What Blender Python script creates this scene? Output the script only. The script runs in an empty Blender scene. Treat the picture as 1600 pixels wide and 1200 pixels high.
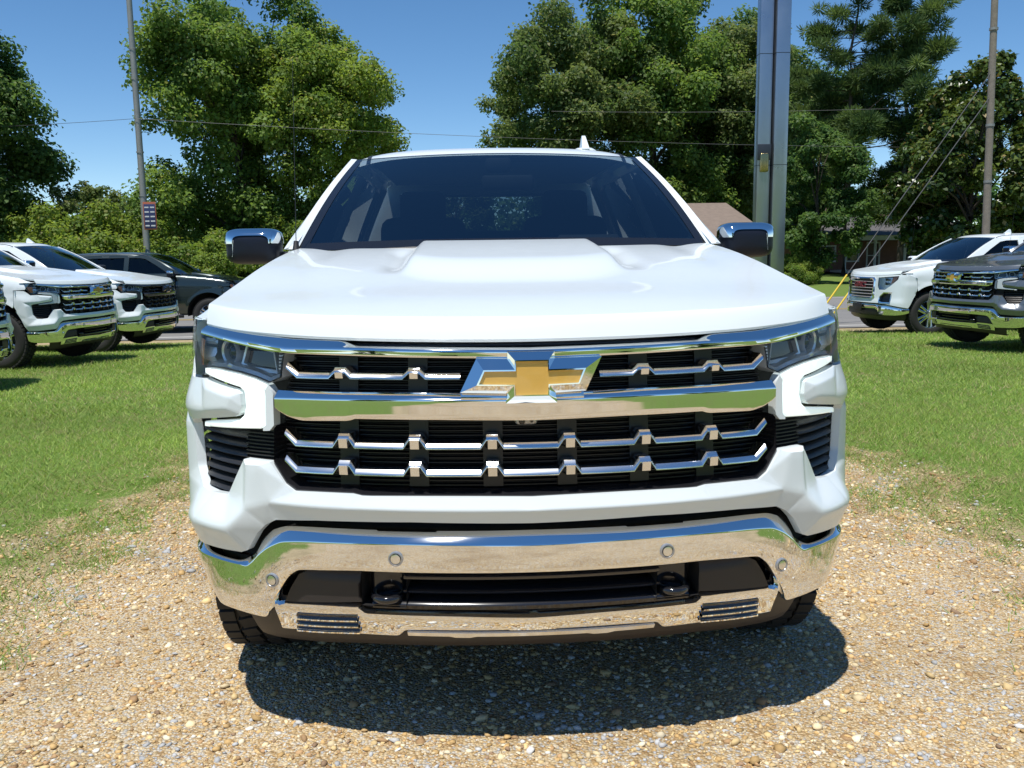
import bpy, bmesh, math, random
import numpy as np
from mathutils import Vector, Matrix
from mathutils.geometry import delaunay_2d_cdt
R_ = math.radians
scene = bpy.context.scene
COL = scene.collection

# ------------------------------------------------------------------ camera, sky, sun, exposure
def make_camera():
    yaw, pitch, roll = 0.0461, -0.1468, -0.0137
    f = Vector((math.sin(yaw)*math.cos(pitch), math.cos(yaw)*math.cos(pitch), math.sin(pitch)))
    r = Vector((math.cos(yaw), -math.sin(yaw), 0)); u = r.cross(f)
    r2 = r*math.cos(roll) + u*math.sin(roll); u2 = -r*math.sin(roll) + u*math.cos(roll)
    cd = bpy.data.cameras.new('camera'); co = bpy.data.objects.new('camera', cd); COL.objects.link(co)
    m = Matrix((r2, u2, -f)).transposed().to_4x4(); m.translation = Vector((-0.1573, -2.3115, 1.369))
    co.matrix_world = m
    cd.sensor_width = 36; cd.lens = 1400/1600*36; cd.clip_start = .05; cd.clip_end = 3000
    scene.camera = co
make_camera()
SUN_DIR = Vector((-.15, -.27, .95)).normalized()          # towards the sun
SUN_EL = math.asin(SUN_DIR.z); SUN_AZ = math.atan2(SUN_DIR.x, SUN_DIR.y)
world = bpy.data.worlds.new('World'); scene.world = world; world.use_nodes = True
wn = world.node_tree.nodes; wl = world.node_tree.links
sky = wn.new('ShaderNodeTexSky'); sky.sky_type = 'NISHITA'; sky.sun_disc = False
sky.sun_elevation = SUN_EL; sky.sun_rotation = SUN_AZ; sky.altitude = 50
sky.air_density = .7; sky.dust_density = .0; sky.ozone_density = 2.0
hsv = wn.new('ShaderNodeHueSaturation'); hsv.inputs['Hue'].default_value = .497; hsv.inputs['Saturation'].default_value = 1.20     # the deep clear blue of the day, over the whole sky
wl.new(sky.outputs[0], hsv.inputs['Color']); wl.new(hsv.outputs[0], wn['Background'].inputs[0]); wn['Background'].inputs[1].default_value = .135
sd = bpy.data.lights.new('sun', 'SUN'); sd.energy = 5.0; sd.angle = R_(.55); sd.color = (1, .965, .91)
so = bpy.data.objects.new('sun', sd); COL.objects.link(so); so.location = (-6, -8, 30)
so.rotation_euler = SUN_DIR.to_track_quat('Z', 'Y').to_euler()
scene.view_settings.view_transform = 'Standard'; scene.view_settings.look = 'None'
scene.view_settings.gamma = 1; scene.view_settings.exposure = 0.07; scene.view_settings.use_curve_mapping = False

# ------------------------------------------------------------------ materials
MATS = {}
def node(nt, typ, **kw):
    n = nt.nodes.new(typ)
    for k, v in kw.items():
        if k in n.inputs: n.inputs[k].default_value = v
        else: setattr(n, k, v)
    return n
def mat(name, col=(.5, .5, .5), rough=.5, metal=0, coat=0, noise=0, nscale=20, bump=0, bscale=60, spec=.5, emit=0, rvar=0):
    m = bpy.data.materials.new(name); m.use_nodes = True; MATS[name] = m
    nt = m.node_tree; b = nt.nodes['Principled BSDF']
    c4 = (*col, 1) if len(col) == 3 else col
    b.inputs['Base Color'].default_value = c4; b.inputs['Roughness'].default_value = rough
    b.inputs['Metallic'].default_value = metal; b.inputs['Coat Weight'].default_value = coat
    b.inputs['Coat Roughness'].default_value = .03; b.inputs['Specular IOR Level'].default_value = spec
    if emit:
        b.inputs['Emission Color'].default_value = c4; b.inputs['Emission Strength'].default_value = emit
    tc = nt.nodes.new('ShaderNodeTexCoord')
    nz = node(nt, 'ShaderNodeTexNoise', Scale=nscale, Detail=5.0, Roughness=.6); nt.links.new(tc.outputs['Object'], nz.inputs['Vector'])
    if noise:
        mr = node(nt, 'ShaderNodeMapRange'); mr.inputs['To Min'].default_value = 1-noise; mr.inputs['To Max'].default_value = 1+noise
        nt.links.new(nz.outputs['Fac'], mr.inputs['Value'])
        mx = node(nt, 'ShaderNodeMix', data_type='RGBA', blend_type='MULTIPLY'); mx.inputs['Factor'].default_value = 1
        mx.inputs['A'].default_value = c4
        nt.links.new(mr.outputs[0], mx.inputs['B']); nt.links.new(mx.outputs['Result'], b.inputs['Base Color'])
    if rvar:
        mr = node(nt, 'ShaderNodeMapRange'); mr.inputs['To Min'].default_value = max(0, rough-rvar); mr.inputs['To Max'].default_value = rough+rvar
        nt.links.new(nz.outputs['Fac'], mr.inputs['Value']); nt.links.new(mr.outputs[0], b.inputs['Roughness'])
    if bump:
        n2 = node(nt, 'ShaderNodeTexNoise', Scale=bscale, Detail=3.0); nt.links.new(tc.outputs['Object'], n2.inputs['Vector'])
        bp = node(nt, 'ShaderNodeBump', Strength=bump, Distance=.01); nt.links.new(n2.outputs['Fac'], bp.inputs['Height']); nt.links.new(bp.outputs[0], b.inputs['Normal'])
    return m
def glass_mat(name, tint, ior=1.5, rough=0.0, refl=(1, 1, 1)):
    m = bpy.data.materials.new(name); m.use_nodes = True; MATS[name] = m; nt = m.node_tree; nt.nodes.clear()
    o = nt.nodes.new('ShaderNodeOutputMaterial'); t = node(nt, 'ShaderNodeBsdfTransparent', Color=(*tint, 1))
    g = node(nt, 'ShaderNodeBsdfGlossy', Roughness=rough, Color=(*refl, 1)); fr = node(nt, 'ShaderNodeFresnel', IOR=ior)
    mx = nt.nodes.new('ShaderNodeMixShader'); nt.links.new(fr.outputs[0], mx.inputs[0]); nt.links.new(t.outputs[0], mx.inputs[1])
    nt.links.new(g.outputs[0], mx.inputs[2]); nt.links.new(mx.outputs[0], o.inputs[0]); return m
def attr_mat(name, rough=.6, trans=0.0, spec=.3, gain=1.0):
    """colour from the mesh's own per-piece colour attribute (each leaf, blade or stone has its own)"""
    m = bpy.data.materials.new(name); m.use_nodes = True; MATS[name] = m; nt = m.node_tree; b = nt.nodes['Principled BSDF']
    a = nt.nodes.new('ShaderNodeAttribute'); a.attribute_name = 'Col'; nt.links.new(a.outputs['Color'], b.inputs['Base Color'])
    b.inputs['Roughness'].default_value = rough; b.inputs['Specular IOR Level'].default_value = spec
    if trans:
        o = nt.nodes['Material Output']; tr = nt.nodes.new('ShaderNodeBsdfTranslucent'); hs = node(nt, 'ShaderNodeHueSaturation', Saturation=1.1, Value=1.55)
        hs.inputs['Hue'].default_value = .485
        nt.links.new(a.outputs['Color'], hs.inputs['Color']); nt.links.new(hs.outputs[0], tr.inputs[0])
        mx = node(nt, 'ShaderNodeMixShader'); mx.inputs[0].default_value = trans
        nt.links.new(b.outputs[0], mx.inputs[1]); nt.links.new(tr.outputs[0], mx.inputs[2]); nt.links.new(mx.outputs[0], o.inputs[0])
    return m
mat('white_paint', (.72, .775, .785), .24, coat=.45, rvar=.03, spec=.35)
mat('dark_paint', (.022, .036, .036), .25, metal=.35, coat=1)
mat('grey_paint', (.17, .185, .20), .28, metal=.55, coat=1)
mat('chrome', (.86, .87, .88), .035, metal=1, rvar=.02, nscale=6)
mat('chrome_satin', (.82, .83, .84), .20, metal=1)
mat('black_gloss', (.012, .012, .014), .12, coat=.6)
mat('black_plastic', (.022, .021, .021), .42, bump=.08, bscale=900)
mat('grille_black', (.010, .010, .012), .30)
mat('warm_plastic', (.030, .024, .022), .5, bump=.1, bscale=700)
mat('mirror_black', (.010, .013, .024), .38, spec=.3)
mat('gold', (.80, .47, .10), .30, metal=.3, coat=.5, noise=.05, nscale=60)
mat('lamp_white', (.86, .95, .92), .22, coat=.6, emit=.5)
mat('lamp_off', (.50, .53, .54), .25, coat=.5)
mat('lamp_dark', (.46, .48, .50), .3, metal=.2)
mat('lamp_silver', (.74, .76, .80), .26, metal=.55)
mat('amber', (.75, .20, .02), .2, coat=1)
mat('red_lens', (.45, .01, .012), .2, coat=1)
mat('red_letter', (.16, .02, .03), .3, coat=.5)
mat('sensor_grey', (.42, .42, .43), .3, metal=.6)
mat('rubber', (.022, .021, .020), .75, noise=.3, nscale=30)
mat('rim_alloy', (.66, .67, .69), .14, metal=1)
mat('rim_dark', (.05, .05, .055), .35, metal=.5)
mat('underbody', (.012, .012, .012), .8)
mat('interior', (.030, .032, .036), .7, noise=.15)
mat('seat_cloth', (.020, .021, .026), .8, noise=.2)
glass_mat('windshield_glass', (.36, .44, .47), 2.25, refl=(.78, .92, 1.0))
glass_mat('rear_glass', (.32, .37, .38), 1.5)
glass_mat('side_glass', (.10, .115, .12), 1.5)
glass_mat('lens_glass', (.93, .95, .96), 1.27)
mat('pole_wood', (.24, .205, .165), .9, noise=.35, nscale=9, bump=.5, bscale=40)
mat('pole_metal', (.30, .30, .28), .55, metal=.4, noise=.2, nscale=4)
mat('steel_panel', (.40, .43, .48), .30, metal=.9, noise=.12, nscale=2, rvar=.1)
mat('steel_dark', (.03, .035, .045), .4)
mat('brass_cap', (.45, .34, .16), .25, metal=1)
mat('wire', (.10, .10, .10), .6, metal=.2)
mat('yellow_guard', (.72, .50, .02), .5)
mat('roof_shingle', (.20, .155, .125), .9, noise=.3, nscale=4)
mat('roof_shingle_dark', (.10, .095, .095), .9, noise=.3, nscale=4)
mat('house_brick', (.20, .10, .075), .9, noise=.3, nscale=3)
mat('house_trim', (.62, .62, .60), .6, noise=.08)
mat('house_door', (.10, .055, .04), .5)
mat('window_pane', (.03, .035, .04), .08, coat=.5)
mat('bark', (.09, .07, .055), .95, noise=.4, nscale=6, bump=.7, bscale=25)
mat('sign_blue', (.025, .035, .11), .5)
mat('sign_orange', (.35, .10, .05), .5)
mat('sign_white', (.62, .62, .60), .5)
mat('line_yellow', (.42, .29, .06), .8, noise=.3, nscale=12)
mat('line_white', (.55, .54, .50), .8, noise=.3, nscale=12)
attr_mat('leaf', .55, .48, .3); attr_mat('needle', .6, .35, .25); attr_mat('magnolia_leaf', .32, .22, .45)
attr_mat('grass_blade', .55, .30, .3); attr_mat('gravel_stone', .75, 0, .35)

def ramp(nt, fac, stops):
    r = nt.nodes.new('ShaderNodeValToRGB'); e = r.color_ramp.elements
    while len(e) < len(stops): e.new(.5)
    for i, (p, c) in enumerate(stops): e[i].position = p; e[i].color = (*c, 1)
    nt.links.new(fac, r.inputs[0]); return r.outputs[0]
def noise_n(nt, vec, scale, detail=5, rough=.6):
    n = node(nt, 'ShaderNodeTexNoise', Scale=scale, Detail=float(detail), Roughness=rough); nt.links.new(vec, n.inputs['Vector']); return n.outputs['Fac']
def mixc(nt, f, a, b, mode='MIX'):
    m = node(nt, 'ShaderNodeMix', data_type='RGBA', blend_type=mode)
    for k, v in (('Factor', f), ('A', a), ('B', b)):
        if isinstance(v, (int, float)): m.inputs[k].default_value = v
        elif isinstance(v, tuple): m.inputs[k].default_value = (*v, 1)
        else: nt.links.new(v, m.inputs[k])
    return m.outputs['Result']
def ground_mats():
    m = bpy.data.materials.new('lawn_soil'); m.use_nodes = True; MATS['lawn_soil'] = m; nt = m.node_tree; b = nt.nodes['Principled BSDF']
    g = nt.nodes.new('ShaderNodeNewGeometry').outputs['Position']
    big = noise_n(nt, g, .35, 4); mid = noise_n(nt, g, 3.0, 6); fine = noise_n(nt, g, 45, 6, .7)
    grass = ramp(nt, fine, [(.25, (.06, .10, .02)), (.5, (.13, .20, .04)), (.75, (.21, .27, .08))])
    dry = ramp(nt, fine, [(.3, (.10, .085, .035)), (.7, (.23, .19, .10))])
    f = ramp(nt, mid, [(.50, (0, 0, 0)), (.75, (.6, .6, .6))])
    c = mixc(nt, f, grass, dry)
    # bare sandy soil along the drive: worn ground with its own outline
    at = nt.nodes.new('ShaderNodeAttribute'); at.attribute_name = 'bare'
    soil = mixc(nt, 1.0, ramp(nt, fine, [(.2, (.26, .20, .11)), (.55, (.44, .36, .22)), (.85, (.56, .48, .33))]), ramp(nt, mid, [(.3, (.70, .70, .66)), (.6, (1.05, 1.02, 1.0))]), 'MULTIPLY')
    ad = node(nt, 'ShaderNodeMath', operation='MULTIPLY_ADD'); nt.links.new(at.outputs['Fac'], ad.inputs[0]); ad.inputs[1].default_value = 1.0
    nm = node(nt, 'ShaderNodeMath', operation='MULTIPLY_ADD'); nt.links.new(mid, nm.inputs[0]); nm.inputs[1].default_value = 1.2; nm.inputs[2].default_value = -.6
    nt.links.new(nm.outputs[0], ad.inputs[2])
    fs = ramp(nt, ad.outputs[0], [(.35, (0, 0, 0)), (.6, (1, 1, 1))])
    c = mixc(nt, fs, c, soil)
    nt.links.new(c, b.inputs['Base Color']); b.inputs['Roughness'].default_value = .95; b.inputs['Specular IOR Level'].default_value = .1
    bp = node(nt, 'ShaderNodeBump', Strength=.6, Distance=.02); nt.links.new(fine, bp.inputs['Height']); nt.links.new(bp.outputs[0], b.inputs['Normal'])
    # gravel bed
    m = bpy.data.materials.new('gravel_bed'); m.use_nodes = True; MATS['gravel_bed'] = m; nt = m.node_tree; b = nt.nodes['Principled BSDF']
    g = nt.nodes.new('ShaderNodeNewGeometry').outputs['Position']
    vo = node(nt, 'ShaderNodeTexVoronoi', Scale=110.0); nt.links.new(g, vo.inputs['Vector'])
    sx = nt.nodes.new('ShaderNodeSeparateColor'); nt.links.new(vo.outputs['Color'], sx.inputs[0])
    c = ramp(nt, sx.outputs[0], [(.0, (.44, .28, .13)), (.25, (.60, .44, .23)), (.5, (.68, .53, .31)), (.7, (.74, .62, .42)), (.85, (.52, .51, .48)), (1, (.80, .72, .56))])
    vd = ramp(nt, vo.outputs['Distance'], [(.3, (1, 1, 1)), (.8, (.7, .65, .6))])
    c = mixc(nt, .85, c, vd, 'MULTIPLY'); fn = noise_n(nt, g, 160, 4); c = mixc(nt, .5, c, ramp(nt, fn, [(.3, (.6, .58, .55)), (.7, (1.1, 1.1, 1.1))]), 'MULTIPLY')
    c = mixc(nt, 1.0, c, ramp(nt, noise_n(nt, g, 1.3, 6, .65), [(.32, (.72, .66, .58)), (.5, (1, 1, 1)), (.68, (1.12, 1.10, 1.08))]), 'MULTIPLY')
    nt.links.new(c, b.inputs['Base Color']); b.inputs['Roughness'].default_value = .9; b.inputs['Specular IOR Level'].default_value = .2
    bp = node(nt, 'ShaderNodeBump', Strength=.9, Distance=.012); bp.invert = True; nt.links.new(vo.outputs['Distance'], bp.inputs['Height']); nt.links.new(bp.outputs[0], b.inputs['Normal'])
    # road
    m = bpy.data.materials.new('asphalt'); m.use_nodes = True; MATS['asphalt'] = m; nt = m.node_tree; b = nt.nodes['Principled BSDF']
    g = nt.nodes.new('ShaderNodeNewGeometry').outputs['Position']
    c = mixc(nt, .5, ramp(nt, noise_n(nt, g, .6, 5), [(.3, (.16, .155, .145)), (.7, (.24, .23, .215))]), ramp(nt, noise_n(nt, g, 90, 3), [(.3, (.12, .12, .115)), (.7, (.26, .25, .24))]))
    nt.links.new(c, b.inputs['Base Color']); b.inputs['Roughness'].default_value = .9
ground_mats()

# ------------------------------------------------------------------ mesh helpers
def finish(name, me, material, parent=None, sharp=32, smooth=True):
    if material: me.materials.append(MATS[material])
    if smooth:
        me.polygons.foreach_set('use_smooth', [True]*len(me.polygons))
        if sharp < 180: me.set_sharp_from_angle(angle=R_(sharp))
    o = bpy.data.objects.new(name, me); COL.objects.link(o)
    if parent: o.parent = parent
    return o
def thing(name, label, cat, group=None, loc=(0, 0, 0), rz=0):
    o = bpy.data.objects.new(name, None); COL.objects.link(o); o.empty_display_size = .3
    o.location = loc; o.rotation_euler = (0, 0, rz); return tag(o, label, cat, group)
def tag(o, label, cat, group=None):
    o['label'] = label; o['category'] = cat
    if group: o['group'] = group
    elif 'group' in o: del o['group']
    return o
class Geo:
    def __init__(s): s.v = []; s.f = []
    def add(s, V, F):
        n = len(s.v); s.v += [tuple(p) for p in V]; s.f += [tuple(i+n for i in f) for f in F]; return s
    def grid(s, rows, cu=False, cv=False):
        nr, nc = len(rows), len(rows[0]); V = [p for r in rows for p in r]; F = []
        for i in range(nr if cu else nr-1):
            for j in range(nc if cv else nc-1):
                a, b = i, (i+1) % nr; c, d = j, (j+1) % nc
                F.append((a*nc+c, a*nc+d, b*nc+d, b*nc+c))
        return s.add(V, F)
    def box(s, c, d, bev=0, rot=None, seg=2):
        bm = bmesh.new(); bmesh.ops.create_cube(bm, size=1)
        for v in bm.verts: v.co = Vector((v.co.x*d[0], v.co.y*d[1], v.co.z*d[2]))
        if bev: bmesh.ops.bevel(bm, geom=bm.edges[:], offset=bev, segments=seg, profile=.5, affect='EDGES')
        bm.verts.index_update(); m = rot if rot else Matrix.Identity(3)
        s.add([m @ v.co + Vector(c) for v in bm.verts], [[v.index for v in f.verts] for f in bm.faces]); bm.free(); return s
    def tube(s, pts, rad, n=8, cap=True):
        pts = [Vector(p) for p in pts]; rows = []
        if not hasattr(rad, '__len__'): rad = [rad]*len(pts)
        up = Vector((0, 0, 1))
        for i, p in enumerate(pts):
            t = (pts[min(i+1, len(pts)-1)]-pts[max(i-1, 0)]).normalized()
            a = t.cross(up)
            if a.length < 1e-3: a = t.cross(Vector((1, 0, 0)))
            a.normalize(); b = t.cross(a)
            rows.append([p + (a*math.cos(k*2*math.pi/n)+b*math.sin(k*2*math.pi/n))*rad[i] for k in range(n)])
        s.grid(rows, cv=True)
        if cap:
            N = len(s.v); s.f.append(tuple(range(N-n, N))); s.f.append(tuple(range(N-n*len(pts), N-n*len(pts)+n))[::-1])
        return s
    def lathe(s, prof, n, centre, axis=Vector((1, 0, 0))):
        a = axis.normalized(); u = a.orthogonal().normalized(); w = a.cross(u); c = Vector(centre)
        s.grid([[c + a*h + (u*math.cos(k*2*math.pi/n)+w*math.sin(k*2*math.pi/n))*r for h, r in prof] for k in range(n)], cu=True); return s
    def build(s, name, material, parent=None, sharp=32, smooth=True, bevel=0, recalc=True):
        me = bpy.data.meshes.new(name); me.from_pydata(s.v, [], s.f)
        bm = bmesh.new(); bm.from_mesh(me); bmesh.ops.remove_doubles(bm, verts=bm.verts[:], dist=1e-5)
        if recalc: bmesh.ops.recalc_face_normals(bm, faces=bm.faces[:])
        bm.to_mesh(me); bm.free(); me.update()
        o = finish(name, me, material, parent, sharp, smooth)
        if bevel:
            md = o.modifiers.new('bevel', 'BEVEL'); md.width = bevel; md.segments = 2; md.limit_method = 'ANGLE'; md.angle_limit = R_(35); md.harden_normals = False
        return o
def inside(p, rings):
    x, y = p; c = False
    for ring in rings:
        j = len(ring)-1
        for i in range(len(ring)):
            xi, yi = ring[i]; xj, yj = ring[j]
            if (yi > y) != (yj > y) and x < (xj-xi)*(y-yi)/(yj-yi)+xi: c = not c
            j = i
    return c
def sample(ring, step):
    out = []
    for i in range(len(ring)):
        a = ring[i]; b = ring[(i+1) % len(ring)]; d = math.dist(a, b); n = max(1, int(math.ceil(d/step)))
        out += [(a[0]+(b[0]-a[0])*k/n, a[1]+(b[1]-a[1])*k/n) for k in range(n)]
    return out
def panel(G, outline, fmap, step=.03, thick=.02, holes=()):
    """sheet cut to an outline in (u, v), laid on the surface fmap(u, v, offset), with edges turned back by thick"""
    rings = [sample(r, step) for r in [outline]+list(holes)]
    pts = []; ed = []
    for r in rings:
        n = len(pts); pts += r; ed += [(n+i, n+(i+1) % len(r)) for i in range(len(r))]
    bp = np.array(pts); us = bp[:, 0]; vs = bp[:, 1]
    for a in np.arange(us.min()+step/2, us.max(), step):
        for b in np.arange(vs.min()+step/2, vs.max(), step):
            if inside((a, b), rings) and np.min((us-a)**2+(vs-b)**2) > (step*.5)**2: pts.append((float(a), float(b)))
    vv, ee, ff, ov, oe, of = delaunay_2d_cdt([Vector(p) for p in pts], ed, [], 0, 1e-6)
    F = [f for f in ff if inside((sum(vv[i][0] for i in f)/3, sum(vv[i][1] for i in f)/3), rings)]
    V = [fmap(p[0], p[1], 0) for p in vv]; n = len(V)
    G.add(V, F)
    if thick:
        for r in rings:
            G.grid([[fmap(p[0], p[1], 0) for p in r], [fmap(p[0], p[1], -thick) for p in r]], cv=True)
    return G
def tin(G, P, outline, creases, fmap, n=6, smooth=3, thick=.02):
    """faceted sheet: control points (u, v, offset), outline and crease lines by index; facets subdivided and eased"""
    ed = [(outline[i], outline[(i+1) % len(outline)]) for i in range(len(outline))]
    for c in creases: ed += [(c[i], c[i+1]) for i in range(len(c)-1)]
    vv, ee, ff, ov, oe, of = delaunay_2d_cdt([Vector(p[:2]) for p in P], ed, [], 0, 1e-6)
    off = [P[o[0]][2] if o else 0 for o in ov]; ring = [tuple(P[i][:2]) for i in outline]
    idx = {}; V = []; F = []
    def vid(p):
        k = (round(p[0], 5), round(p[1], 5))
        if k not in idx: idx[k] = len(V); V.append(list(p))
        return idx[k]
    for f in ff:
        a, b, c = f
        if not inside((sum(vv[i][0] for i in f)/3, sum(vv[i][1] for i in f)/3), [ring]): continue
        A, B, C = [np.array((*vv[i], off[i])) for i in f]; loc = {}
        for i in range(n+1):
            for j in range(n+1-i): loc[i, j] = vid(A+(B-A)*i/n+(C-A)*j/n)
        for i in range(n):
            for j in range(n-i):
                F.append((loc[i, j], loc[i+1, j], loc[i, j+1]))
                if i+j < n-1: F.append((loc[i+1, j], loc[i+1, j+1], loc[i, j+1]))
    cnt = {}
    for f in F:
        for k in range(3):
            e = (f[k], f[(k+1) % 3]); cnt[tuple(sorted(e))] = cnt.get(tuple(sorted(e)), 0)+1
    bnd = {i for e, c in cnt.items() if c == 1 for i in e}; nb = {}
    for e in cnt: nb.setdefault(e[0], []).append(e[1]); nb.setdefault(e[1], []).append(e[0])
    for _ in range(smooth):
        o2 = [v[2] for v in V]
        for i in range(len(V)):
            if i not in bnd: o2[i] = .45*V[i][2]+.55*sum(V[k][2] for k in nb[i])/len(nb[i])
        for i in range(len(V)): V[i][2] = o2[i]
    G.add([fmap(v[0], v[1], v[2]) for v in V], F)
    if thick:
        for e, c in cnt.items():
            if c == 1:
                a, b = V[e[0]], V[e[1]]
                G.add([fmap(*a), fmap(*b), fmap(b[0], b[1], b[2]-thick), fmap(a[0], a[1], a[2]-thick)], [(0, 1, 2, 3)])
    return G
def herm(xs, ys):
    xs = list(xs); ys = list(ys); n = len(xs)
    d = [(ys[i+1]-ys[i])/(xs[i+1]-xs[i]) for i in range(n-1)]
    m = [d[0]]+[0 if d[i-1]*d[i] <= 0 else 2*d[i-1]*d[i]/(d[i-1]+d[i]) for i in range(1, n-1)]+[d[-1]]
    def f(x):
        if x <= xs[0]: return ys[0]
        if x >= xs[-1]: return ys[-1]
        i = 0
        while x > xs[i+1]: i += 1
        h = xs[i+1]-xs[i]; t = (x-xs[i])/h
        return (2*t**3-3*t*t+1)*ys[i]+(t**3-2*t*t+t)*h*m[i]+(-2*t**3+3*t*t)*ys[i+1]+(t**3-t*t)*h*m[i+1]
    return f
def lin(pairs):
    xs = [p[0] for p in pairs]; ys = [p[1] for p in pairs]
    return lambda x: float(np.interp(x, xs, ys))
def sstep(a, b, x):
    t = min(1, max(0, (x-a)/(b-a))); return t*t*(3-2*t)

# ------------------------------------------------------------------ the pickup: shared surfaces (truck frame: nose at y=0 facing -y, ground z=0)
PLAN = np.array([(0,0),(.1,.002),(.2,.009),(.3,.02),(.4,.036),(.5,.058),(.6,.085),(.7,.123),(.8,.172),(.88,.225),(.95,.29),(.99,.345),(1.015,.41),(1.03,.5),(1.035,.6),(1.035,.8),(1.035,2.5)])
def spline(P, n=40):
    Q = np.vstack([[-P[1][0], P[1][1]], P, 2*P[-1]-P[-2]]); out = []
    for i in range(1, len(Q)-2):
        a, b, c, d = Q[i-1:i+3]
        for t in np.linspace(0, 1, n, endpoint=False): out.append(.5*(2*b+(c-a)*t+(2*a-5*b+4*c-d)*t*t+(3*b-3*c+d-a)*t**3))
    return np.array(out+[P[-1]])
CPL = spline(PLAN); CS = np.concatenate([[0], np.cumsum(np.linalg.norm(np.diff(CPL, axis=0), axis=1))])
CT = np.gradient(CPL, axis=0); CT[0] = (1, 0); CT /= np.linalg.norm(CT, axis=1)[:, None]
for _ in range(60): CT[1:-1] = (CT[:-2]+2*CT[1:-1]+CT[2:])/4
LEAN = herm([.2, .3, .4, .6, .7, .85, 1.0, 1.1, 1.2, 1.3], [.06, .03, 0, 0, .02, .03, .04, .05, .08, .12])
def SF(s, z, off=0):
    a = abs(s); sg = -1 if s < 0 else 1
    x = np.interp(a, CS, CPL[:, 0]); y = np.interp(a, CS, CPL[:, 1]); tx = np.interp(a, CS, CT[:, 0]); ty = np.interp(a, CS, CT[:, 1])
    o = off-LEAN(z)*(1-(.95-.40*sstep(.93, 1.04, z))*sstep(1.02, 1.22, a)); return Vector((sg*(x+ty*o), y-tx*o, z))
def sweep(G, ss, prof):
    return G.grid([[SF(s, z, o) for z, o in prof(abs(s))] for s in ss])
def ssamp(a, b, step=.02):
    n = max(2, int(round(abs(b-a)/step))); return [a+(b-a)*i/n for i in range(n+1)]
def mirs(pts): return [(-a, b) for a, b in pts]
def side_pts(pts, sg): return [(sg*p[0],)+tuple(p[1:]) for p in pts]

def chrome_bar(name, parent, smax, top, cre, bot, off, bev, material='chrome', depth=.05, curl=.012):
    """bar with a sky-facing bevel over an upright face"""
    def prof(s):
        zt, zc, zb = top(s), cre(s), bot(s); h = zc-zb
        return [(zt-.004, off-bev-depth), (zt, off-bev-.008), (zt, off-bev), (zt-(zt-zc)*.1, off-bev*.9), (zt-(zt-zc)*.5, off-bev*.5), (zt-(zt-zc)*.82, off-bev*.18), (zc+.0015, off-.0022), (zc-.0005, off-.0006), (zc-.003, off-.0001), (zc-.0055, off),
                (zc-h*.35, off-h*.022), (zc-h*.7, off-h*.044), (zb+.004, off-h*.06), (zb+.001, off-h*.06-.0015), (zb, off-h*.06-.006), (zb+.002, off-depth)]
    G = Geo(); sweep(G, ssamp(-smax, smax, .0125), prof)
    return G.build(name, material, parent, sharp=24)

def wave_strip(parent, path, off=-.005, blocks=(), material='chrome_satin', name='grille_strip'):
    """thin bright strip following a stepped path; a square block under each step"""
    G = Geo(); P = []
    for i in range(len(path)-1):
        a, b = path[i], path[i+1]; n = max(1, int(abs(b[0]-a[0])/.04))
        P += [(a[0]+(b[0]-a[0])*k/n, a[1]+(b[1]-a[1])*k/n) for k in range(n)]
    P.append(path[-1]); h = .0108
    G.grid([[SF(s, z+h, off-.045), SF(s, z+h, off-.0100), SF(s, z+h*.85, off-.0084), SF(s, z+h*.1, off-.0008), SF(s, z-.001, off), SF(s, z-.0045, off), SF(s, z-.006, off-.045)] for s, z in P])
    for s0, z0, w, hh in blocks:
        for q in ((s0-w/2, s0+w/2),):
            G.grid([[SF(s, z, o) for s, z, o in ((q[k], z0, off-.03), (q[k]*1+(.004 if k == 0 else -.004), z0-.001, off+.008), (q[k]+(.004 if k == 0 else -.004), z0-hh, off+.003), (q[k], z0-hh-.003, off-.03))] for k in (0, 1)])
            G.grid([[SF(q[0], z0, off-.03), SF(q[0]+.004, z0-.001, off+.008)], [SF(q[0]-.006, z0-hh, off-.03), SF(q[0]+.004, z0-hh, off+.003)]])
            G.grid([[SF(q[1], z0, off-.03), SF(q[1]-.004, z0-.001, off+.008)], [SF(q[1]+.006, z0-hh, off-.03), SF(q[1]-.004, z0-hh, off+.003)]])
    return G.build(name, material, parent, sharp=25)

BOW_OUT = [(-.0625, 1.111), (.0625, 1.111), (.0625, 1.092), (.188, 1.094), (.144, 1.005), (.0635, 1.002), (.0675, .976), (-.0675, .976), (-.0635, 1.002), (-.188, 1.005), (-.144, 1.094), (-.0625, 1.092)]
BOW_IN = [(-.041, 1.088), (.042, 1.088), (.042, 1.063), (.134, 1.064), (.120, 1.030), (.043, 1.028), (.041, 1.001), (-.043, 1.001), (-.044, 1.028), (-.136, 1.030), (-.121, 1.063), (-.041, 1.063)]
def emblem(parent, gold='gold', rim='chrome'):
    mid = [((a[0]*.55+b[0]*.45), (a[1]*.55+b[1]*.45)) for a, b in zip(BOW_OUT, BOW_IN)]
    def ring(r, off): return [SF(s, z, off) for s, z in sample(r, .5)]
    G = Geo(); n = len(BOW_OUT)
    G.grid([ring(BOW_OUT, .0), ring(BOW_OUT, .040), [SF(o[0]*.94+m[0]*.06, o[1]*.94+m[1]*.06, .045) for o, m in zip(BOW_OUT, mid)],
            [SF(o[0]*.12+i[0]*.88, o[1]*.12+i[1]*.88, .066) for o, i in zip(BOW_OUT, BOW_IN)], ring(BOW_IN, .066), ring(BOW_IN, .058)], cv=True)
    e = G.build('emblem', rim, parent, sharp=20)
    G = Geo(); panel(G, BOW_IN, lambda s, z, o: SF(s, z, .0595+o), .02, .012); G.build('emblem_face', gold, e, sharp=30)
    return e

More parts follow.
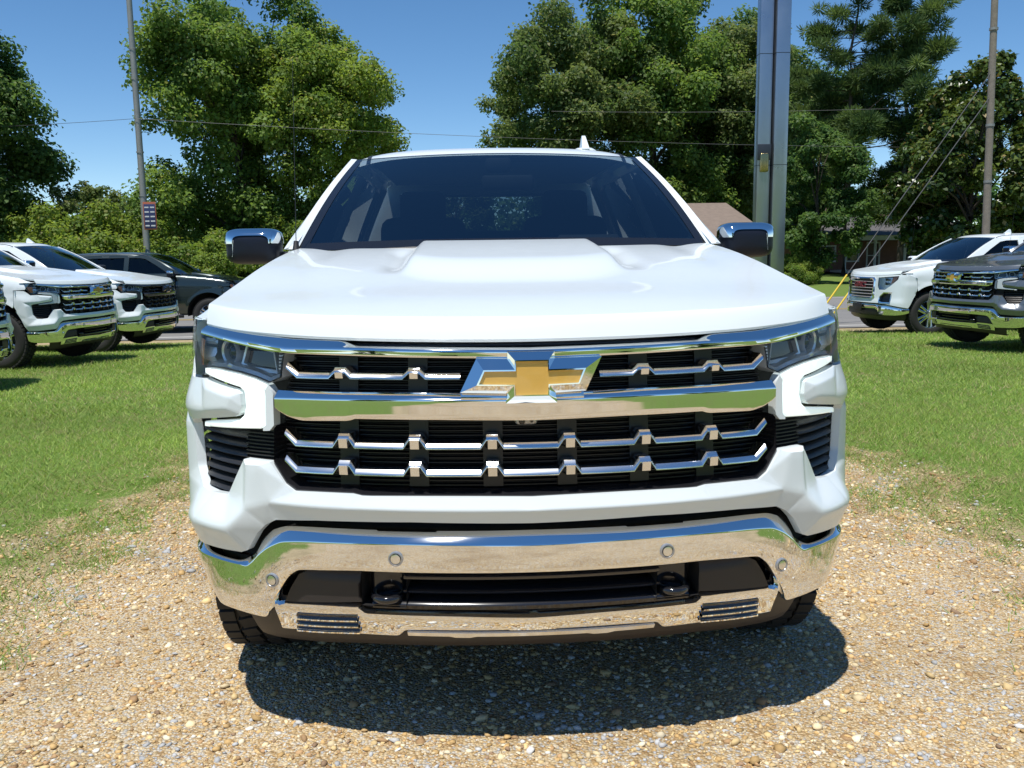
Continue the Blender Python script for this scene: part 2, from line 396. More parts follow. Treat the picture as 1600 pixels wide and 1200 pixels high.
def grille(parent, big=True):
    """black recessed grille field with fine ribs, darker columns behind the steps"""
    ext = lin([(.715, .655), (.74, .69), (.80, .745), (.90, .745), (1.0, .73), (1.10, .70), (1.15, .70)])
    G = Geo(); rows = []; z = .717; k = 0
    while z < 1.135:
        e = ext(z)
        for dz, o in ((0, -.068), (.0065, -.052), (.009, -.052), (.0115, -.068)):
            ee = ext(z+dz); rows.append([SF(ee*t/24, z+dz, o) for t in range(-24, 25)])
        z += .0125
    G.grid(rows); g = G.build('grille', 'grille_black', parent, sharp=20)
    # rim of the opening
    ring = [(0, .719), (.44, .719), (.465, .720), (.49, .725), (.66, .724), (.692, .742), (.735, .80), (.732, .89)]
    ring = mirs(ring[::-1]) + ring[1:]
    G = Geo(); G.grid([[SF(s, z-.006, .004), SF(s, z+.003, .006), SF(s, z+.010, -.004), SF(s, z+.012, -.07)] for s, z in ring]); G.build('grille_rim', 'black_gloss', g, sharp=40)
    for sg in (-1, 1):
        for s0 in (.105, .315, .52):
            G = Geo(); a, b = sg*s0-.028, sg*s0+.028
            zz = [.735, 1.09] if s0 > .15 else [.735, .93]
            G.grid([[SF(s, z, -.046) for s in (a, (a+b)/2, b)] for z in zz]); 
            for q in (a, b): G.grid([[SF(q, z, o) for o in (-.046, -.07)] for z in zz])
            G.build('grille_divider', 'grille_black', g, sharp=30)
    return g

STEP = [.105, .315, .52]
def strips(parent, material='chrome_satin'):
    def wave(zb, dz, smin, smax, steps, ends=()):
        p = [(smin, zb)]
        for c in steps:
            w = .0125; p += [(c-w-.020, zb), (c-w-.004, zb+dz), (c+w+.002, zb+dz), (c+w+.018, zb)]
        return p+[(smax, zb)]
    all6 = [-.515, -.315, -.105, .105, .315, .515]
    for sg in (-1, 1):
        st = sorted([sg*.315, sg*.525]); p = wave(1.040, .015, *sorted((sg*.19, sg*.655)), st)
        tip = (sg*.690, 1.066)
        p = p+[tip] if sg > 0 else [tip]+p
        wave_strip(parent, p, .008, [(c, 1.040+.015, .030, .017) for c in st], material)
    for zb in (.853, .780):
        p = [(-.695, zb+.030)]+wave(zb, .023, -.66, .66, all6)+[(.695, zb+.030)]
        wave_strip(parent, p, .010, [(c, zb+.023, .032, .026) for c in all6], material)

def headlight(parent, sg):
    out = [(1.235, 1.186), (1.20, 1.10), (1.165, 1.057), (1.14, 1.022), (1.06, 1.022), (1.043, 1.048), (.95, 1.049), (.857, 1.041), (.80, 1.031), (.752, 1.017), (.712, 1.034), (.703, 1.100), (.747, 1.106), (.842, 1.121), (1.0, 1.136), (1.05, 1.150), (1.055, 1.183)]
    out = side_pts(out, sg)
    G = Geo(); panel(G, out, lambda s, z, o: SF(s, z, -.085), .04, 0)
    r = sample(out, .03); G.grid([[SF(s, z, -.003) for s, z in r], [SF(s, z, -.086) for s, z in r]], cv=True)
    h = G.build('headlight', 'lamp_dark', parent, sharp=30)
    G = Geo(); panel(G, out, lambda s, z, o: SF(s, z, .004+o), .03, .006); G.build('lens', 'lens_glass', h, sharp=40)
    # projector with bright ring
    c = SF(sg*.955, 1.092, -.05); ax = (SF(sg*.955, 1.092, .0)-c).normalized()
    G = Geo(); G.lathe([(-.03, .036), (.016, .040), (.024, .036), (.020, .030), (-.005, .027)], 28, c, ax); G.build('projector_ring', 'lamp_silver', h, sharp=40)
    G = Geo(); G.lathe([(-.005, .029), (.004, .026), (.012, .018), (.016, .009), (.0175, .0005)], 24, c, ax); G.build('projector', 'black_gloss', h, sharp=180)
    # inner lamp box: bright frame round a dark field, comb at the inner end
    G = Geo(); bx = [(.752, 1.052), (.765, 1.096), (.865, 1.112), (.880, 1.066), (.865, 1.060)]
    bx = side_pts(bx, sg); panel(G, bx, lambda s, z, o: SF(s, z, -.045), .04, 0); G.build('reflector', 'black_gloss', h)
    G = Geo()
    loop = side_pts([(.745, 1.040), (.757, 1.103), (.872, 1.117), (.890, 1.062), (.80, 1.042)], sg); inn = [(a[0]+(b[0]-a[0])*.8, a[1]+(b[1]-a[1])*.8) for a, b in zip(loop, bx)]
    G.grid([[SF(s, z, -.075) for s, z in loop], [SF(s, z, -.028) for s, z in loop], [SF(s, z, -.030) for s, z in inn], [SF(s, z, -.046) for s, z in inn]], cv=True); G.build('reflector_frame', 'lamp_silver', h, sharp=25)
    for k in range(6):
        G = Geo(); z = 1.052+.009*k
        G.grid([[SF(sg*.722, z, -.035), SF(sg*.738, z, -.025)], [SF(sg*.722, z+.0045, -.035), SF(sg*.738, z+.0045, -.025)]]); G.build('lamp_fin', 'lamp_silver', h)
    # bright sill along the bottom and the outer bezel with its clear side marker
    G = Geo(); sill = side_pts([(1.03, 1.056), (.95, 1.058), (.857, 1.050), (.80, 1.040), (.755, 1.027), (.722, 1.040), (.716, 1.088)], sg)
    G.grid([[SF(s, z-.006, -.008), SF(s, z+.004, -.012), SF(s, z+.012, -.04), SF(s, z+.010, -.075)] for s, z in sill]); G.build('lamp_sill', 'lamp_silver', h, sharp=30)
    G = Geo(); mk = side_pts([(1.205, 1.145), (1.165, 1.085), (1.13, 1.035), (1.075, 1.035), (1.060, 1.060), (1.05, 1.125), (1.10, 1.140)], sg)
    panel(G, mk, lambda s, z, o: SF(s, z, -.035+.02*math.sin(z*260)*.3), .015, 0); G.build('side_marker', 'lamp_silver', h, sharp=25)
    G = Geo(); panel(G, side_pts([(1.215, 1.135), (1.172, 1.075), (1.150, 1.045), (1.118, 1.045), (1.115, 1.12)], sg), lambda s, z, o: SF(s, z, -.020), .02, 0); G.build('marker_reflector', 'amber', h)
    G = Geo(); G.box(SF(sg*.915, 1.052, -.02), (.035, .012, .012), .002, Matrix.Rotation(-sg*.6, 3, 'Y')); G.build('lamp_bracket', 'lamp_silver', h)
    # C-shaped daytime lamp under and inboard of the lens
    d = [(1.043, 1.044), (.95, 1.045), (.857, 1.037), (.80, 1.027), (.754, 1.012), (.768, .998), (.766, .978), (.766, .900), (.778, .889), (1.043, .873), (1.043, .887), (.861, .909), (.844, .922), (.836, .949), (.842, .990), (.860, 1.001), (1.041, 1.028)]
    d = side_pts(d, sg)
    G = Geo(); panel(G, d, lambda s, z, o: SF(s, z, .004+o), .02, .03); G.build('daytime_lamp', 'lamp_white', h, sharp=40, bevel=.004)
    return h

def side_vent(parent, sg):
    out = side_pts([(.742, .790), (.735, .90), (.78, .895), (1.05, .90), (1.20, .90), (1.21, .72), (1.12, .665), (.94, .665), (.86, .79)], sg)
    G = Geo(); panel(G, out, lambda s, z, o: SF(s, z, -.075), .05, 0); v = G.build('side_vent', 'grille_black', parent)
    right = lin([(.68, .935), (.79, .865), (.9, .855)]); left = lin([(.675, 1.06), (.70, 1.12), (.85, 1.15), (.9, 1.15)])
    for k in range(7):
        z = .692+k*.0275; a, b = right(z)+.005, left(z)-.004
        G = Geo(); G.grid([[SF(sg*s, z+dz, o) for dz, o in ((-.013, -.075), (-.012, -.040), (-.006, -.030), (.003, -.034), (.012, -.060), (.014, -.075))] for s in ssamp(a, b, .02)])
        G.build('louver', 'black_plastic', v, sharp=50)
    G = Geo(); rows = []; z = .792
    while z < .893:
        for dz, o in ((0, -.035), (.004, -.022), (.006, -.022), (.009, -.035)): rows.append([SF(sg*s, z+dz, o) for s in ssamp(.735, .862, .03)])
        z += .0105
    G.grid(rows); G.build('vent_ribs', 'black_plastic', v, sharp=20)
    return v

def fascia(parent):
    """body-coloured nose below the grille with its corner arms; one continuous moulding"""
    G = Geo()
    for sg in (-1, 1):
        P = [(0, .719, .012), (.465, .720, .012), (.49, .725, .012), (.664, .724, .012), (.695, .742, .012), (.742, .800, .014),      # 0-5 grille edge
             (.845, .798, .004), (.931, .684, -.012), (1.011, .678, -.012), (1.085, .682, -.010), (1.135, .74, -.008), (1.150, .868, -.004),     # 6-11 duct edge
             (1.13, .884, .004), (.872, .918, .008), (.855, .928, .010), (.847, .949, .010), (.852, .984, .010), (.868, .992, .008), (1.06, 1.013, .004), (1.150, 1.010, .002),  # 12-19 arm
             (1.235, 1.070, .0), (1.400, 1.078, .0), (1.250, .575, .0), (1.21, .520, -.004), (1.09, .516, -.004), (.856, .529, -.004), (.832, .538, -.004), (.792, .594, -.004), (.765, .619, -.004), (.73, .637, -.004), (.60, .645, -.004), (.33, .650, -.004), (0, .646, -.004),   # 20-32
             (1.20, .590, .020), (1.05, .594, .026), (.879, .603, .034), (.819, .668, .032), (.74, .690, .026), (.5, .688, .026), (0, .686, .026),       # 33-39 lower crease
             (.815, .790, .030), (.770, .792, .030),                                                      # 40-41 top of the fang
             (1.25, .915, .014), (1.02, .926, .020), (.90, .942, .022), (.887, .972, .021), (1.02, .988, .016),                    # 42-46 arm ridge
             (1.20, .70, .019), (1.21, .86, .019), (1.402, .850, .0), (1.350, .770, .0), (1.298, .685, .0)]
        out = [0, 1, 2, 3, 4, 5, 6, 7, 8, 9, 10, 11, 12, 13, 14, 15, 16, 17, 18, 19, 20, 21, 49, 50, 51, 22, 23, 24, 25, 26, 27, 28, 29, 30, 31, 32, 39]
        cr = [[22, 33, 34, 35, 36, 37, 38, 39], [36, 40], [36, 41], [42, 43, 44, 45, 46], [47, 48, 42], [33, 47]]
        tin(G, [(sg*a, b, c) for a, b, c in P], out, cr, SF, 9, 3, .025)
        strip = [(.752, 1.012), (.735, .99), (.733, .902), (.748, .886), (.770, .884), (.771, .890), (.760, .902), (.760, .978), (.763, .997)]
        panel(G, side_pts(strip, sg), lambda s, z, o: SF(s, z, .006+o), .02, .03)
    return G.build('front_fascia', 'white_paint', parent, sharp=40)

ZT = herm([0, .6, .70, .745, .79, .82, .85, .88, 1.0, 1.10, 1.3], [.622, .620, .616, .605, .575, .536, .508, .500, .498, .505, .52])
ZC = herm([0, .33, .6, .70, .745, .79, .815, .842, .96, 1.1, 1.3], [.588, .592, .588, .580, .562, .530, .506, .491, .490, .487, .49])
ZB = herm([0, .45, .59, .655, .688, .723, .76, .783, .80, .93, 1.07, 1.2, 1.3], [.510, .510, .505, .500, .480, .434, .379, .343, .337, .340, .338, .352, .40])
def bumper(parent):
    def prof(s):
        zt, zc, zb = ZT(s), ZC(s), ZB(s); h = zc-zb; bev = min(.030, (zt-zc)*.95+.002)
        return [(zt-.003, -bev-.05), (zt, -bev-.006), (zt-.001, -bev), (zt-(zt-zc)*.25, -bev*.74), (zt-(zt-zc)*.55, -bev*.42), (zt-(zt-zc)*.85, -bev*.15), (zt-(zt-zc)*.95, -bev*.052), (zc, -.0006), (zc-.003, 0), (zc-.006, 0)] + \
               [(zc-.006-(h-.014)*t, .0016*math.sin(math.pi*t)*(h/.15)) for t in (.1, .2, .35, .5, .65, .8, .92)] + [(zb+.006, 0), (zb+.002, -.002), (zb, -.007), (zb+.003, -.05)]
    prof0 = prof
    def prof(s): return [(z, o-.055*sstep(.96, 1.14, s)*max(0, (.47-z)/.13)**1.2) for z, o in prof0(s)]
    G = Geo(); sweep(G, ssamp(-1.235, 1.235, .0085), prof); b = G.build('front_bumper', 'chrome', parent, sharp=27)
    for s, z in ((.745, .463), (.372, .551)):
        for sg in (-1, 1):
            c = SF(sg*s, z, .003); ax = (SF(sg*s, z, .1)-c).normalized()
            G = Geo(); G.lathe([(-.01, .021), (.002, .0205), (.003, .017), (.0005, .0155)], 24, c, ax); q = G.build('parking_sensor', 'sensor_grey', b, sharp=40)
            G = Geo(); G.lathe([(-.002, .0145), (.0025, .0135), (.003, .011), (.003, .0002)], 20, c, ax); G.build('sensor_face', 'chrome_satin', q, sharp=40)
    # lower intake: dark field, side blanks, two horizontal blades, recess round each hook
    f = Geo(); sweep(f, ssamp(-.79, .79, .03), lambda s: [(.27, -.09), (.36, -.085), (.44, -.085), (.53, -.075)]); lf = f.build('lower_grille', 'grille_black', parent, sharp=40)
    for sg in (-1, 1):
        G = Geo(); bl = [(.482, .412), (.485, .497), (.645, .492), (.675, .478), (.705, .435), (.722, .400), (.728, .392)]
        panel(G, side_pts(bl, sg), lambda s, z, o: SF(s, z, -.028+o-.012*sstep(.486, .497, z)), .02, .04); G.build('intake_blank', 'warm_plastic', lf, sharp=40)
    G = Geo(); sweep(G, ssamp(-.355, .355, .03), lambda s: [(.512, -.07), (.505, -.022), (.498, -.010), (.490, -.012), (.484, -.022), (.480, -.07)]); G.build('intake_blade', 'black_gloss', lf, sharp=45)
    G = Geo(); sweep(G, ssamp(-.36, .36, .03), lambda s: [(.462, -.07), (.455, -.030), (.449, -.024), (.444, -.028), (.440, -.07)]); G.build('intake_blade', 'black_gloss', lf, sharp=45)
    G = Geo(); sweep(G, ssamp(-.45, .45, .03), lambda s: [(.428, -.07), (.420, -.030), (.410, -.022), (.398, -.026), (.392, -.07)]); G.build('intake_blade', 'black_gloss', lf, sharp=45)
    for sg in (-1, 1):
        c = SF(sg*.415, .455, -.07); G = Geo()
        arc = [(c.x+.040*math.cos(t), c.y-.010-.052*max(0, math.sin(t)), .428) for t in np.linspace(0, math.pi, 15)]
        arc = [(arc[0][0], c.y+.08, .428)]+arc+[(arc[-1][0], c.y+.08, .428)]
        G.tube(arc, .0115, 10); G.box((c.x, c.y+.03, .465), (.10, .06, .10), .012); G.build('tow_hook', 'black_gloss', parent, sharp=45)
        G = Geo(); r = [(.352, .404), (.348, .505), (.478, .503), (.480, .406)]; r = side_pts(r, sg)
        G.grid([[SF(s, z, -.020) for s, z in r], [SF(s, z, -.09) for s, z in r]], cv=True); G.build('hook_recess', 'black_plastic', lf)
    # bright lower valance with slotted ends
    top = herm([0, .24, .468, .478, .486, .496, .735, .745], [.384, .391, .392, .394, .402, .407, .396, .390]); bot = herm([0, .24, .355, .368, .378, .390, .63, .77, .79], [.324, .326, .324, .320, .308, .302, .300, .290, .296])
    def prof(s):
        zt, zb = top(s), bot(s); o = -.024; h = zt-zb-.014
        return [(zt-.004, o-.06), (zt, o-.022), (zt-.006, o-.012), (zt-.013, o-.001)]+[(zt-.014-h*t, o+.001-.003*t) for t in (.1, .3, .5, .7, .9)]+[(zb+.004, o-.003), (zb, o-.008), (zb+.003, o-.06)]
    G = Geo(); sweep(G, ssamp(-.765, .765, .0085), prof); lv = G.build('lower_valance', 'chrome', parent, sharp=40)
    for sg in (-1, 1):
        for k in range(3):
            z0 = .372-k*.021; a = .690+k*.006; q = .498
            sl = lambda s: -.062*(s-q)
            G = Geo(); panel(G, side_pts([(q, z0), (a, z0+sl(a)), (a+.004, z0-.0125+sl(a)), (q, z0-.0125)], sg), lambda s, z, o: SF(s, z, -.0205+.004*0+o), .03, .01)
            G.build('vent_slot', 'black_gloss', lv, sharp=40)
            G = Geo(); G.grid([[SF(sg*s, z0+sl(s)-.0125-t, o) for t, o in ((0, -.020), (.0015, -.013), (.006, -.013), (.008, -.022))] for s in ssamp(q, a, .03)]); G.build('slot_bar', 'chrome', lv, sharp=40)
    G = Geo(); sweep(G, ssamp(-.36, .36, .02), lambda s: [(.322, -.09), (.320, -.036), (.317, -.030), (.304 if abs(abs(s)-.2) > .03 else .300, -.034), (.302, -.09)]); G.build('valance_lip', 'chrome_satin', lv, sharp=40)
    # air dam
    db = herm([0, .5, .7, .9, 1.1, 1.25], [.252, .245, .232, .222, .225, .25])
    G = Geo(); sweep(G, ssamp(-.93, .93, .03), lambda s: [(.40, -.05), (.33, -.048), (db(s)+.03, -.062), (db(s)+.004, -.072), (db(s), -.09), (db(s)+.01, -.20)]); G.build('air_dam', 'warm_plastic', parent, sharp=45)
    return b

def hood_z(x, y):
    ax = abs(x); y0 = hood_front(ax); d = y-y0
    z = HS(y)-.014*(ax/.93)**2*sstep(1.2, .2, y)
    if d < .036: z -= .050*(1-d/.036)**1.3
    w = .385-.03*sstep(.8, 1.5, y)
    front = .60+.16*(ax/.38)**4
    z += .031*sstep(w+.030, w-.018, ax)*sstep(front, front+.34, y)                                   # raised centre
    z -= .019*math.exp(-((ax-.425)/.040)**2)*sstep(.80, 1.05, y)*sstep(1.52, 1.30, y)                       # hollow beside it
    z -= .010*math.exp(-((ax-.735)/.06)**2)*sstep(.75, 1.45, y)   # valley by the wing
    return z
HS = herm([0, .1, .3, .6, 1.0, 1.4, 1.58, 1.8], [1.178, 1.197, 1.230, 1.268, 1.328, 1.378, 1.393, 1.405])
def hood_front(ax):
    return float(np.interp(ax, HFX, HFY))
_hf = [SF(s, 1.15, .006) for s in np.linspace(0, 1.3, 90)]; HFX = [p.x for p in _hf]; HFY = [p.y for p in _hf]
HX = lin([(.36, .925), (.6, .925), (1.0, .905), (1.6, .875), (1.75, .87)])       # hood shut line half width
def hood(parent):
    G = Geo(); rows = []; NU, NV = 150, 90
    for i in range(NU+1):
        u = -1+2*i/NU; u = math.copysign(abs(u)**.92, u); col = []
        x0 = u*.925; y0 = hood_front(abs(x0)); y1 = 1.60 - .10*(1-abs(u)**2.5)
        for j in range(NV+1):
            t = j/NV; t = t**1.5; y = y0+(y1-y0)*t; x = u*HX(y); y = max(y, hood_front(abs(x)))
            col.append((x, y, hood_z(x, y)))
        col.insert(0, (col[0][0], col[0][1]+.006, col[0][2]-.008)); col.insert(0, (col[0][0], col[0][1]+.05, col[0][2]-.004))
        rows.append(col)
    G.grid(rows)
    G.grid([[(x, y, z), (x*.997, y, z-.02)] for x, y, z in rows[0]]); G.grid([[(x, y, z), (x*.997, y, z-.02)] for x, y, z in rows[-1]])
    h = G.build('hood', 'white_paint', parent, sharp=30)
    G = Geo(); sweep(G, ssamp(-.52, .52, .03), lambda s: [(1.142, -.09), (1.139, -.03), (1.134, -.022), (1.131, -.03), (1.128, -.022), (1.124, -.026), (1.120, -.026), (1.116, -.07)]); G.build('hood_seal', 'grille_black', parent, sharp=30)
    G = Geo(); sweep(G, ssamp(-1.2, 1.2, .03), lambda s: [(1.160+.02*sstep(.5, 1.0, s), -.12), (1.150+.02*sstep(.5, 1.0, s), -.03), (1.10, -.035), (1.09, -.1)]); G.build('seal_backing', 'underbody', parent, sharp=30)
    return h

ZFT = lin([(.40, 1.185), (.46, 1.197), (.6, 1.250), (1.0, 1.316), (1.6, 1.383), (1.8, 1.395), (5.9, 1.40)])
def side_x(y, z, top, xe, wide=1.03, knee=.93):
    zt = top
    if z <= knee: return wide-.035*sstep(.75, .42, z)
    h = min(1, (z-knee)/(zt-knee)); return xe+(wide-xe)*max(0, 1-h**2.4)**.55
def arch(cy, r, a0, a1, n=22, cz=.43): return [(cy+r*math.cos(R_(a0+(a1-a0)*i/n)), cz+r*math.sin(R_(a0+(a1-a0)*i/n))) for i in range(n+1)]
def fender(parent, sg):
    def fm(y, z, o):
        xe = HX(y)+.008; x = side_x(y, z, ZFT(y), xe)
        lim = SF(1.4, min(z, 1.19), 0)
        if y < .95: k = sstep(.62, .95, y); x = k*x+(1-k)*min(x, float(np.interp(y, [p[1] for p in FL(z)], [p[0] for p in FL(z)])))
        dx = 0
        r = math.hypot(y-.97, z-.43)
        flare = .016*sstep(.60, .52, r)*(1 if z > .3 else 0)
        return Vector((sg*(x+flare+o), y, z))
    top = [(y, ZFT(y)-.001) for y in np.linspace(1.72, .40, 34)]
    out = [(1.49, .45), (1.72, .45)]+top+[(.43, 1.165), (.475, 1.088), (.64, 1.082), (.64, .86)]+arch(.97, .52, 128, 2)
    G = Geo(); panel(G, out, fm, .028, .03)
    rows = []
    for s_ in ssamp(1.0, 1.30, .02):     # brow over the lamp, between lens and hood
        p = SF(sg*s_, 1.181, .004); q = Vector((sg*min(HX(p.y)+.004, abs(p.x)-.004), p.y+.004, max(ZFT(p.y), 1.186)))
        rows.append([SF(sg*s_, 1.175, -.03), p, p.lerp(q, .5)+Vector((sg*.003, -.003, .002)), q])
    G.grid(rows); f = G.build('fender', 'white_paint', parent, sharp=50)
    G = Geo(); a = arch(.97, .515, 175, -5, 30)
    G.grid([[(sg*1.0, y, z), (sg*.60, y, z)] for y, z in a]); G.build('arch_liner', 'underbody', parent)
    return f
_FL = {}
def FL(z):
    k = round(z, 2)
    if k not in _FL: _FL[k] = [(p.y, p.x) for p in [SF(s, min(k, 1.2), .002) for s in np.linspace(.9, 1.75, 60)]]; _FL[k] = [(x, y) for y, x in _FL[k]]
    return _FL[k]

def wheel(parent, x, y, sg):
    r0 = .425; c = (0, 0, 0); ax = Vector((1, 0, 0)); G = Geo()
    G.lathe([(-.12, .262), (.10, .262), (.118, .270), (.122, .258), (.105, .245), (.02, .235), (-.10, .24)], 48, c, ax)
    for k in range(6):
        for d in (-.16, .16):
            a = k*math.pi/3+d; pts = []
            m = Matrix.Rotation(a, 3, 'X')
            rows = []
            for rr, w, h in ((.05, .030, .095), (.12, .024, .100), (.19, .020, .104), (.252, .026, .108)):
                aa = (d*-.55)*(1-(rr-.05)/.2)
                q = [(h-.045, -w), (h-.006, -w), (h, -w*.6), (h, w*.6), (h-.006, w), (h-.045, w)]
                rows.append([m @ Vector((px, py+rr*math.sin(aa), rr*math.cos(aa))) for px, py in q])
            G.grid(rows)
    G.lathe([(.05, .10), (.098, .085), (.104, .070), (.100, .062), (.108, .045), (.112, .0005)], 30, c, ax)
    w = G.build('wheel', 'rim_alloy', parent, sharp=35); w.location = (x, y, .386); w.scale = (1.0, 1.026, 1.026)
    if sg < 0: w.rotation_euler = (0, 0, math.pi)
    G = Geo(); G.lathe([(.02, .255), (.018, .02), (.0, .0005)], 30, c, ax); G.build('brake_backing', 'rim_dark', w)
    G = Geo(); G.lathe([(-.12, .258), (-.135, .29), (-.139, .34), (-.128, .385), (-.108, .405), (-.05, .411), (.05, .411), (.108, .405), (.128, .385), (.139, .34), (.135, .29), (.12, .258)], 64, c, ax); t = G.build('tire', 'rubber', w, sharp=50)
    G = Geo(); n = 44
    for i in range(n):
        for j, (px, wd) in enumerate(((-.098, .05), (-.033, .052), (.033, .052), (.098, .05))):
            a = (i+(.5 if j % 2 else 0))*2*math.pi/n; m = Matrix.Rotation(a, 3, 'X')
            rr = .413 if abs(px) < .05 else .408
            G.box(m @ Vector((px, 0, rr)), (wd, .046, .022), 0, m @ Matrix.Rotation((.25 if j in (1, 2) else 0), 3, 'Z'))
    G.build('tread', 'rubber', t, smooth=False)
    return w

def cab_pt(y, z, sg, o=0):
    if z <= 1.388: return Vector((sg*(side_x(y, z, 1.388, .945, 1.018, 1.05)+o), y, z))
    t = (z-1.388)/.45; return Vector((sg*(.945-.20*t**1.12+o), y, z))
def cab(parent):
    # windshield, pillars, roof
    def ws(u, v, o=0):
        b = Vector((.895*u, 1.50+.13*u*u, 1.380+.012*(1-u*u))); t = Vector((.715*u, 2.31+.10*u*u, 1.858-.018*u*u))
        p = b.lerp(t, v); k = .03*math.sin(math.pi*v)+o; return p+Vector((0, -.5*k, .85*k))
    G = Geo(); G.grid([[ws(-1+2*i/30, j/14) for j in range(15)] for i in range(31)]); w = G.build('windshield', 'windshield_glass', parent, sharp=180)
    G = Geo()   # black edge band round the glass
    for sg in (-1, 1): G.grid([[ws(sg*u, j/14, .002) for j in range(15)] for u in (.955, 1.0)])
    G.grid([[ws(-1+2*i/30, v, .002) for v in (.985, 1.0)] for i in range(31)]); G.grid([[ws(-1+2*i/30, v, .002) for v in (0, .06)] for i in range(31)])
    G.build('glass_band', 'black_gloss', w, sharp=180)
    G = Geo(); G.box((0, 2.28, 1.795), (.13, .10, .07), .02); G.build('sensor_housing', 'seat_cloth', w)
    G = Geo(); G.box((.04, 2.13, 1.70), (.25, .03, .07), .012); G.build('inside_mirror', 'interior', w)
    def roof(u, v):
        y = 2.33+v*1.99; hw = .715+.012*math.sin(math.pi*min(1, v*1.2)); zc = np.interp(v, [0, .025, .06, .11, .2, .35, .7, .95, 1], [1.852, 1.876, 1.898, 1.912, 1.922, 1.928, 1.926, 1.908, 1.885])
        y += .10*u*u*(1-v); return Vector((hw*u, y, zc-.016*u*u-.030*abs(u)**6))
    G = Geo(); G.grid([[roof(-1+2*i/36, j/40) for j in range(41)] for i in range(37)]); r = G.build('roof', 'white_paint', parent, sharp=60)
    for sg in (-1, 1):
        G = Geo(); G.grid([[roof(sg*u, j/40)+Vector((0, 0, dz)) for u, dz in ((.905, -.002), (.91, .004), (.935, .004), (.94, -.002))] for j in range(41)]); G.build('roof_moulding', 'black_plastic', r)
    G = Geo(); fx, fy = .50, 2.80; fz = roof(.69, .23).z
    G.lathe([(0, .070), (.014, .066), (.026, .045), (.030, .0005)], 20, (fx, fy, fz-.006), Vector((0, 0, 1)))
    prof = [(0, -.055), (.015, -.038), (.05, -.008), (.075, .012), (.085, .024), (.085, .036), (.06, .045), (0, .052)]
    G.grid([[(fx+w_*(.021-.14*h), fy+d*1.4, fz+.010+h*.98) for h, d in prof] for w_ in (-1, -.5, .5, 1)])
    for w_ in (-1, 1): G.add([(fx+w_*(.021-.14*h), fy+d*1.4, fz+.010+h*.98) for h, d in prof], [tuple(range(len(prof)))])
    G.build('roof_antenna', 'white_paint', r, sharp=60)
    # pillars and door frames
    for sg in (-1, 1):
        front = [(1.60, 1.392), (1.80, 1.500), (2.10, 1.675), (2.40, 1.826)]
        out = front+[(2.55, 1.842), (3.2, 1.85), (4.0, 1.842), (4.20, 1.80), (4.335, 1.39), (3.0, 1.388), (1.8, 1.388)]
        h1 = [(1.90, 1.415), (2.02, 1.492), (2.22, 1.622), (2.46, 1.762), (2.60, 1.785), (2.84, 1.790), (2.84, 1.412)]
        h2 = [(2.95, 1.412), (2.95, 1.790), (3.70, 1.785), (3.84, 1.76), (3.97, 1.412)]
        G = Geo(); panel(G, out, lambda y, z, o: cab_pt(y, z, sg, o), .05, .04, [h1, h2]); p = G.build('cab_frame', 'white_paint', parent, sharp=40)
        # outer pillar skin between glass edge and door frame
        G = Geo(); rows = []
        for j in range(15):
            v = j/14; a = ws(sg*1.0, v, .004); b = cab_pt(float(np.interp(v, [0, .25, .62, 1], [1.60, 1.80, 2.10, 2.40])), float(np.interp(v, [0, .25, .62, 1], [1.392, 1.50, 1.675, 1.826])), sg)
            m = (a+b)/2+Vector((sg*.008, -.012, .010)); rows.append([a, m, b])
        G.grid(rows)
        rows = [[roof(sg*.985, j/40), roof(sg, j/40)+Vector((sg*.012, 0, -.012)), cab_pt(min(4.0, 2.40+j/40*1.75), 1.834, sg)] for j in range(0, 41)]
        G.grid(rows); G.build('pillar', 'white_paint', parent, sharp=50)
        for hh in (h1, h2):
            G = Geo(); panel(G, hh, lambda y, z, o: cab_pt(y, z, sg, -.022), .06, 0); G.build('side_window', 'side_glass', parent, sharp=180)
        G = Geo(); tri = [(1.66, 1.394), (1.90, 1.40), (1.98, 1.462)]; panel(G, tri, lambda y, z, o: cab_pt(y, z, sg, .004+o), .04, .02); G.build('mirror_sail', 'black_plastic', parent)
        for nm, y0, y1 in (('front_door', 1.735, 2.885), ('rear_door', 2.900, 3.975)):
            o = [(y0, .50), (y1-.02, .50), (y1, .60), (y1, 1.386), (y0+.01, 1.386)]
            if nm == 'rear_door': o = [(y0, .50), (3.78, .50), (3.84, .60), (y1, .90), (y1, 1.386), (y0, 1.386)]
            G = Geo(); panel(G, o, lambda y, z, of: cab_pt(y, z, sg, of+.012*math.exp(-((z-.80)/.05)**2)), .05, .03); d = G.build(nm, 'white_paint', parent, sharp=40)
            hy = y1-.17; hp = cab_pt(hy, 1.20, sg); G = Geo(); G.tube([(hp.x-sg*.005, hy-.10, 1.20), (hp.x+sg*.035, hy-.08, 1.20), (hp.x+sg*.04, hy+.08, 1.20), (hp.x-sg*.005, hy+.10, 1.20)], .016, 8); G.build('handle', 'chrome', d, sharp=60)
        G = Geo(); panel(G, [(3.80, .50), (4.23, .50)]+arch(4.745, .52, 170, 140, 6)+[(4.352, .80), (4.352, 1.387), (3.99, 1.387), (3.99, .90), (3.855, .60)], lambda y, z, of: cab_pt(y, z, sg, of), .06, .03); G.build('cab_corner', 'white_paint', parent, sharp=40)
        G = Geo(); G.tube([(sg*.93, 1.6, .40), (sg*.99, 1.75, .40), (sg*.99, 4.0, .40), (sg*.93, 4.15, .40)], .055, 10); G.build('side_step', 'black_plastic', parent)
        G = Geo(); G.box((sg*.94, 2.9, .47), (.10, 2.5, .14), .02); G.build('rocker', 'black_plastic', parent)
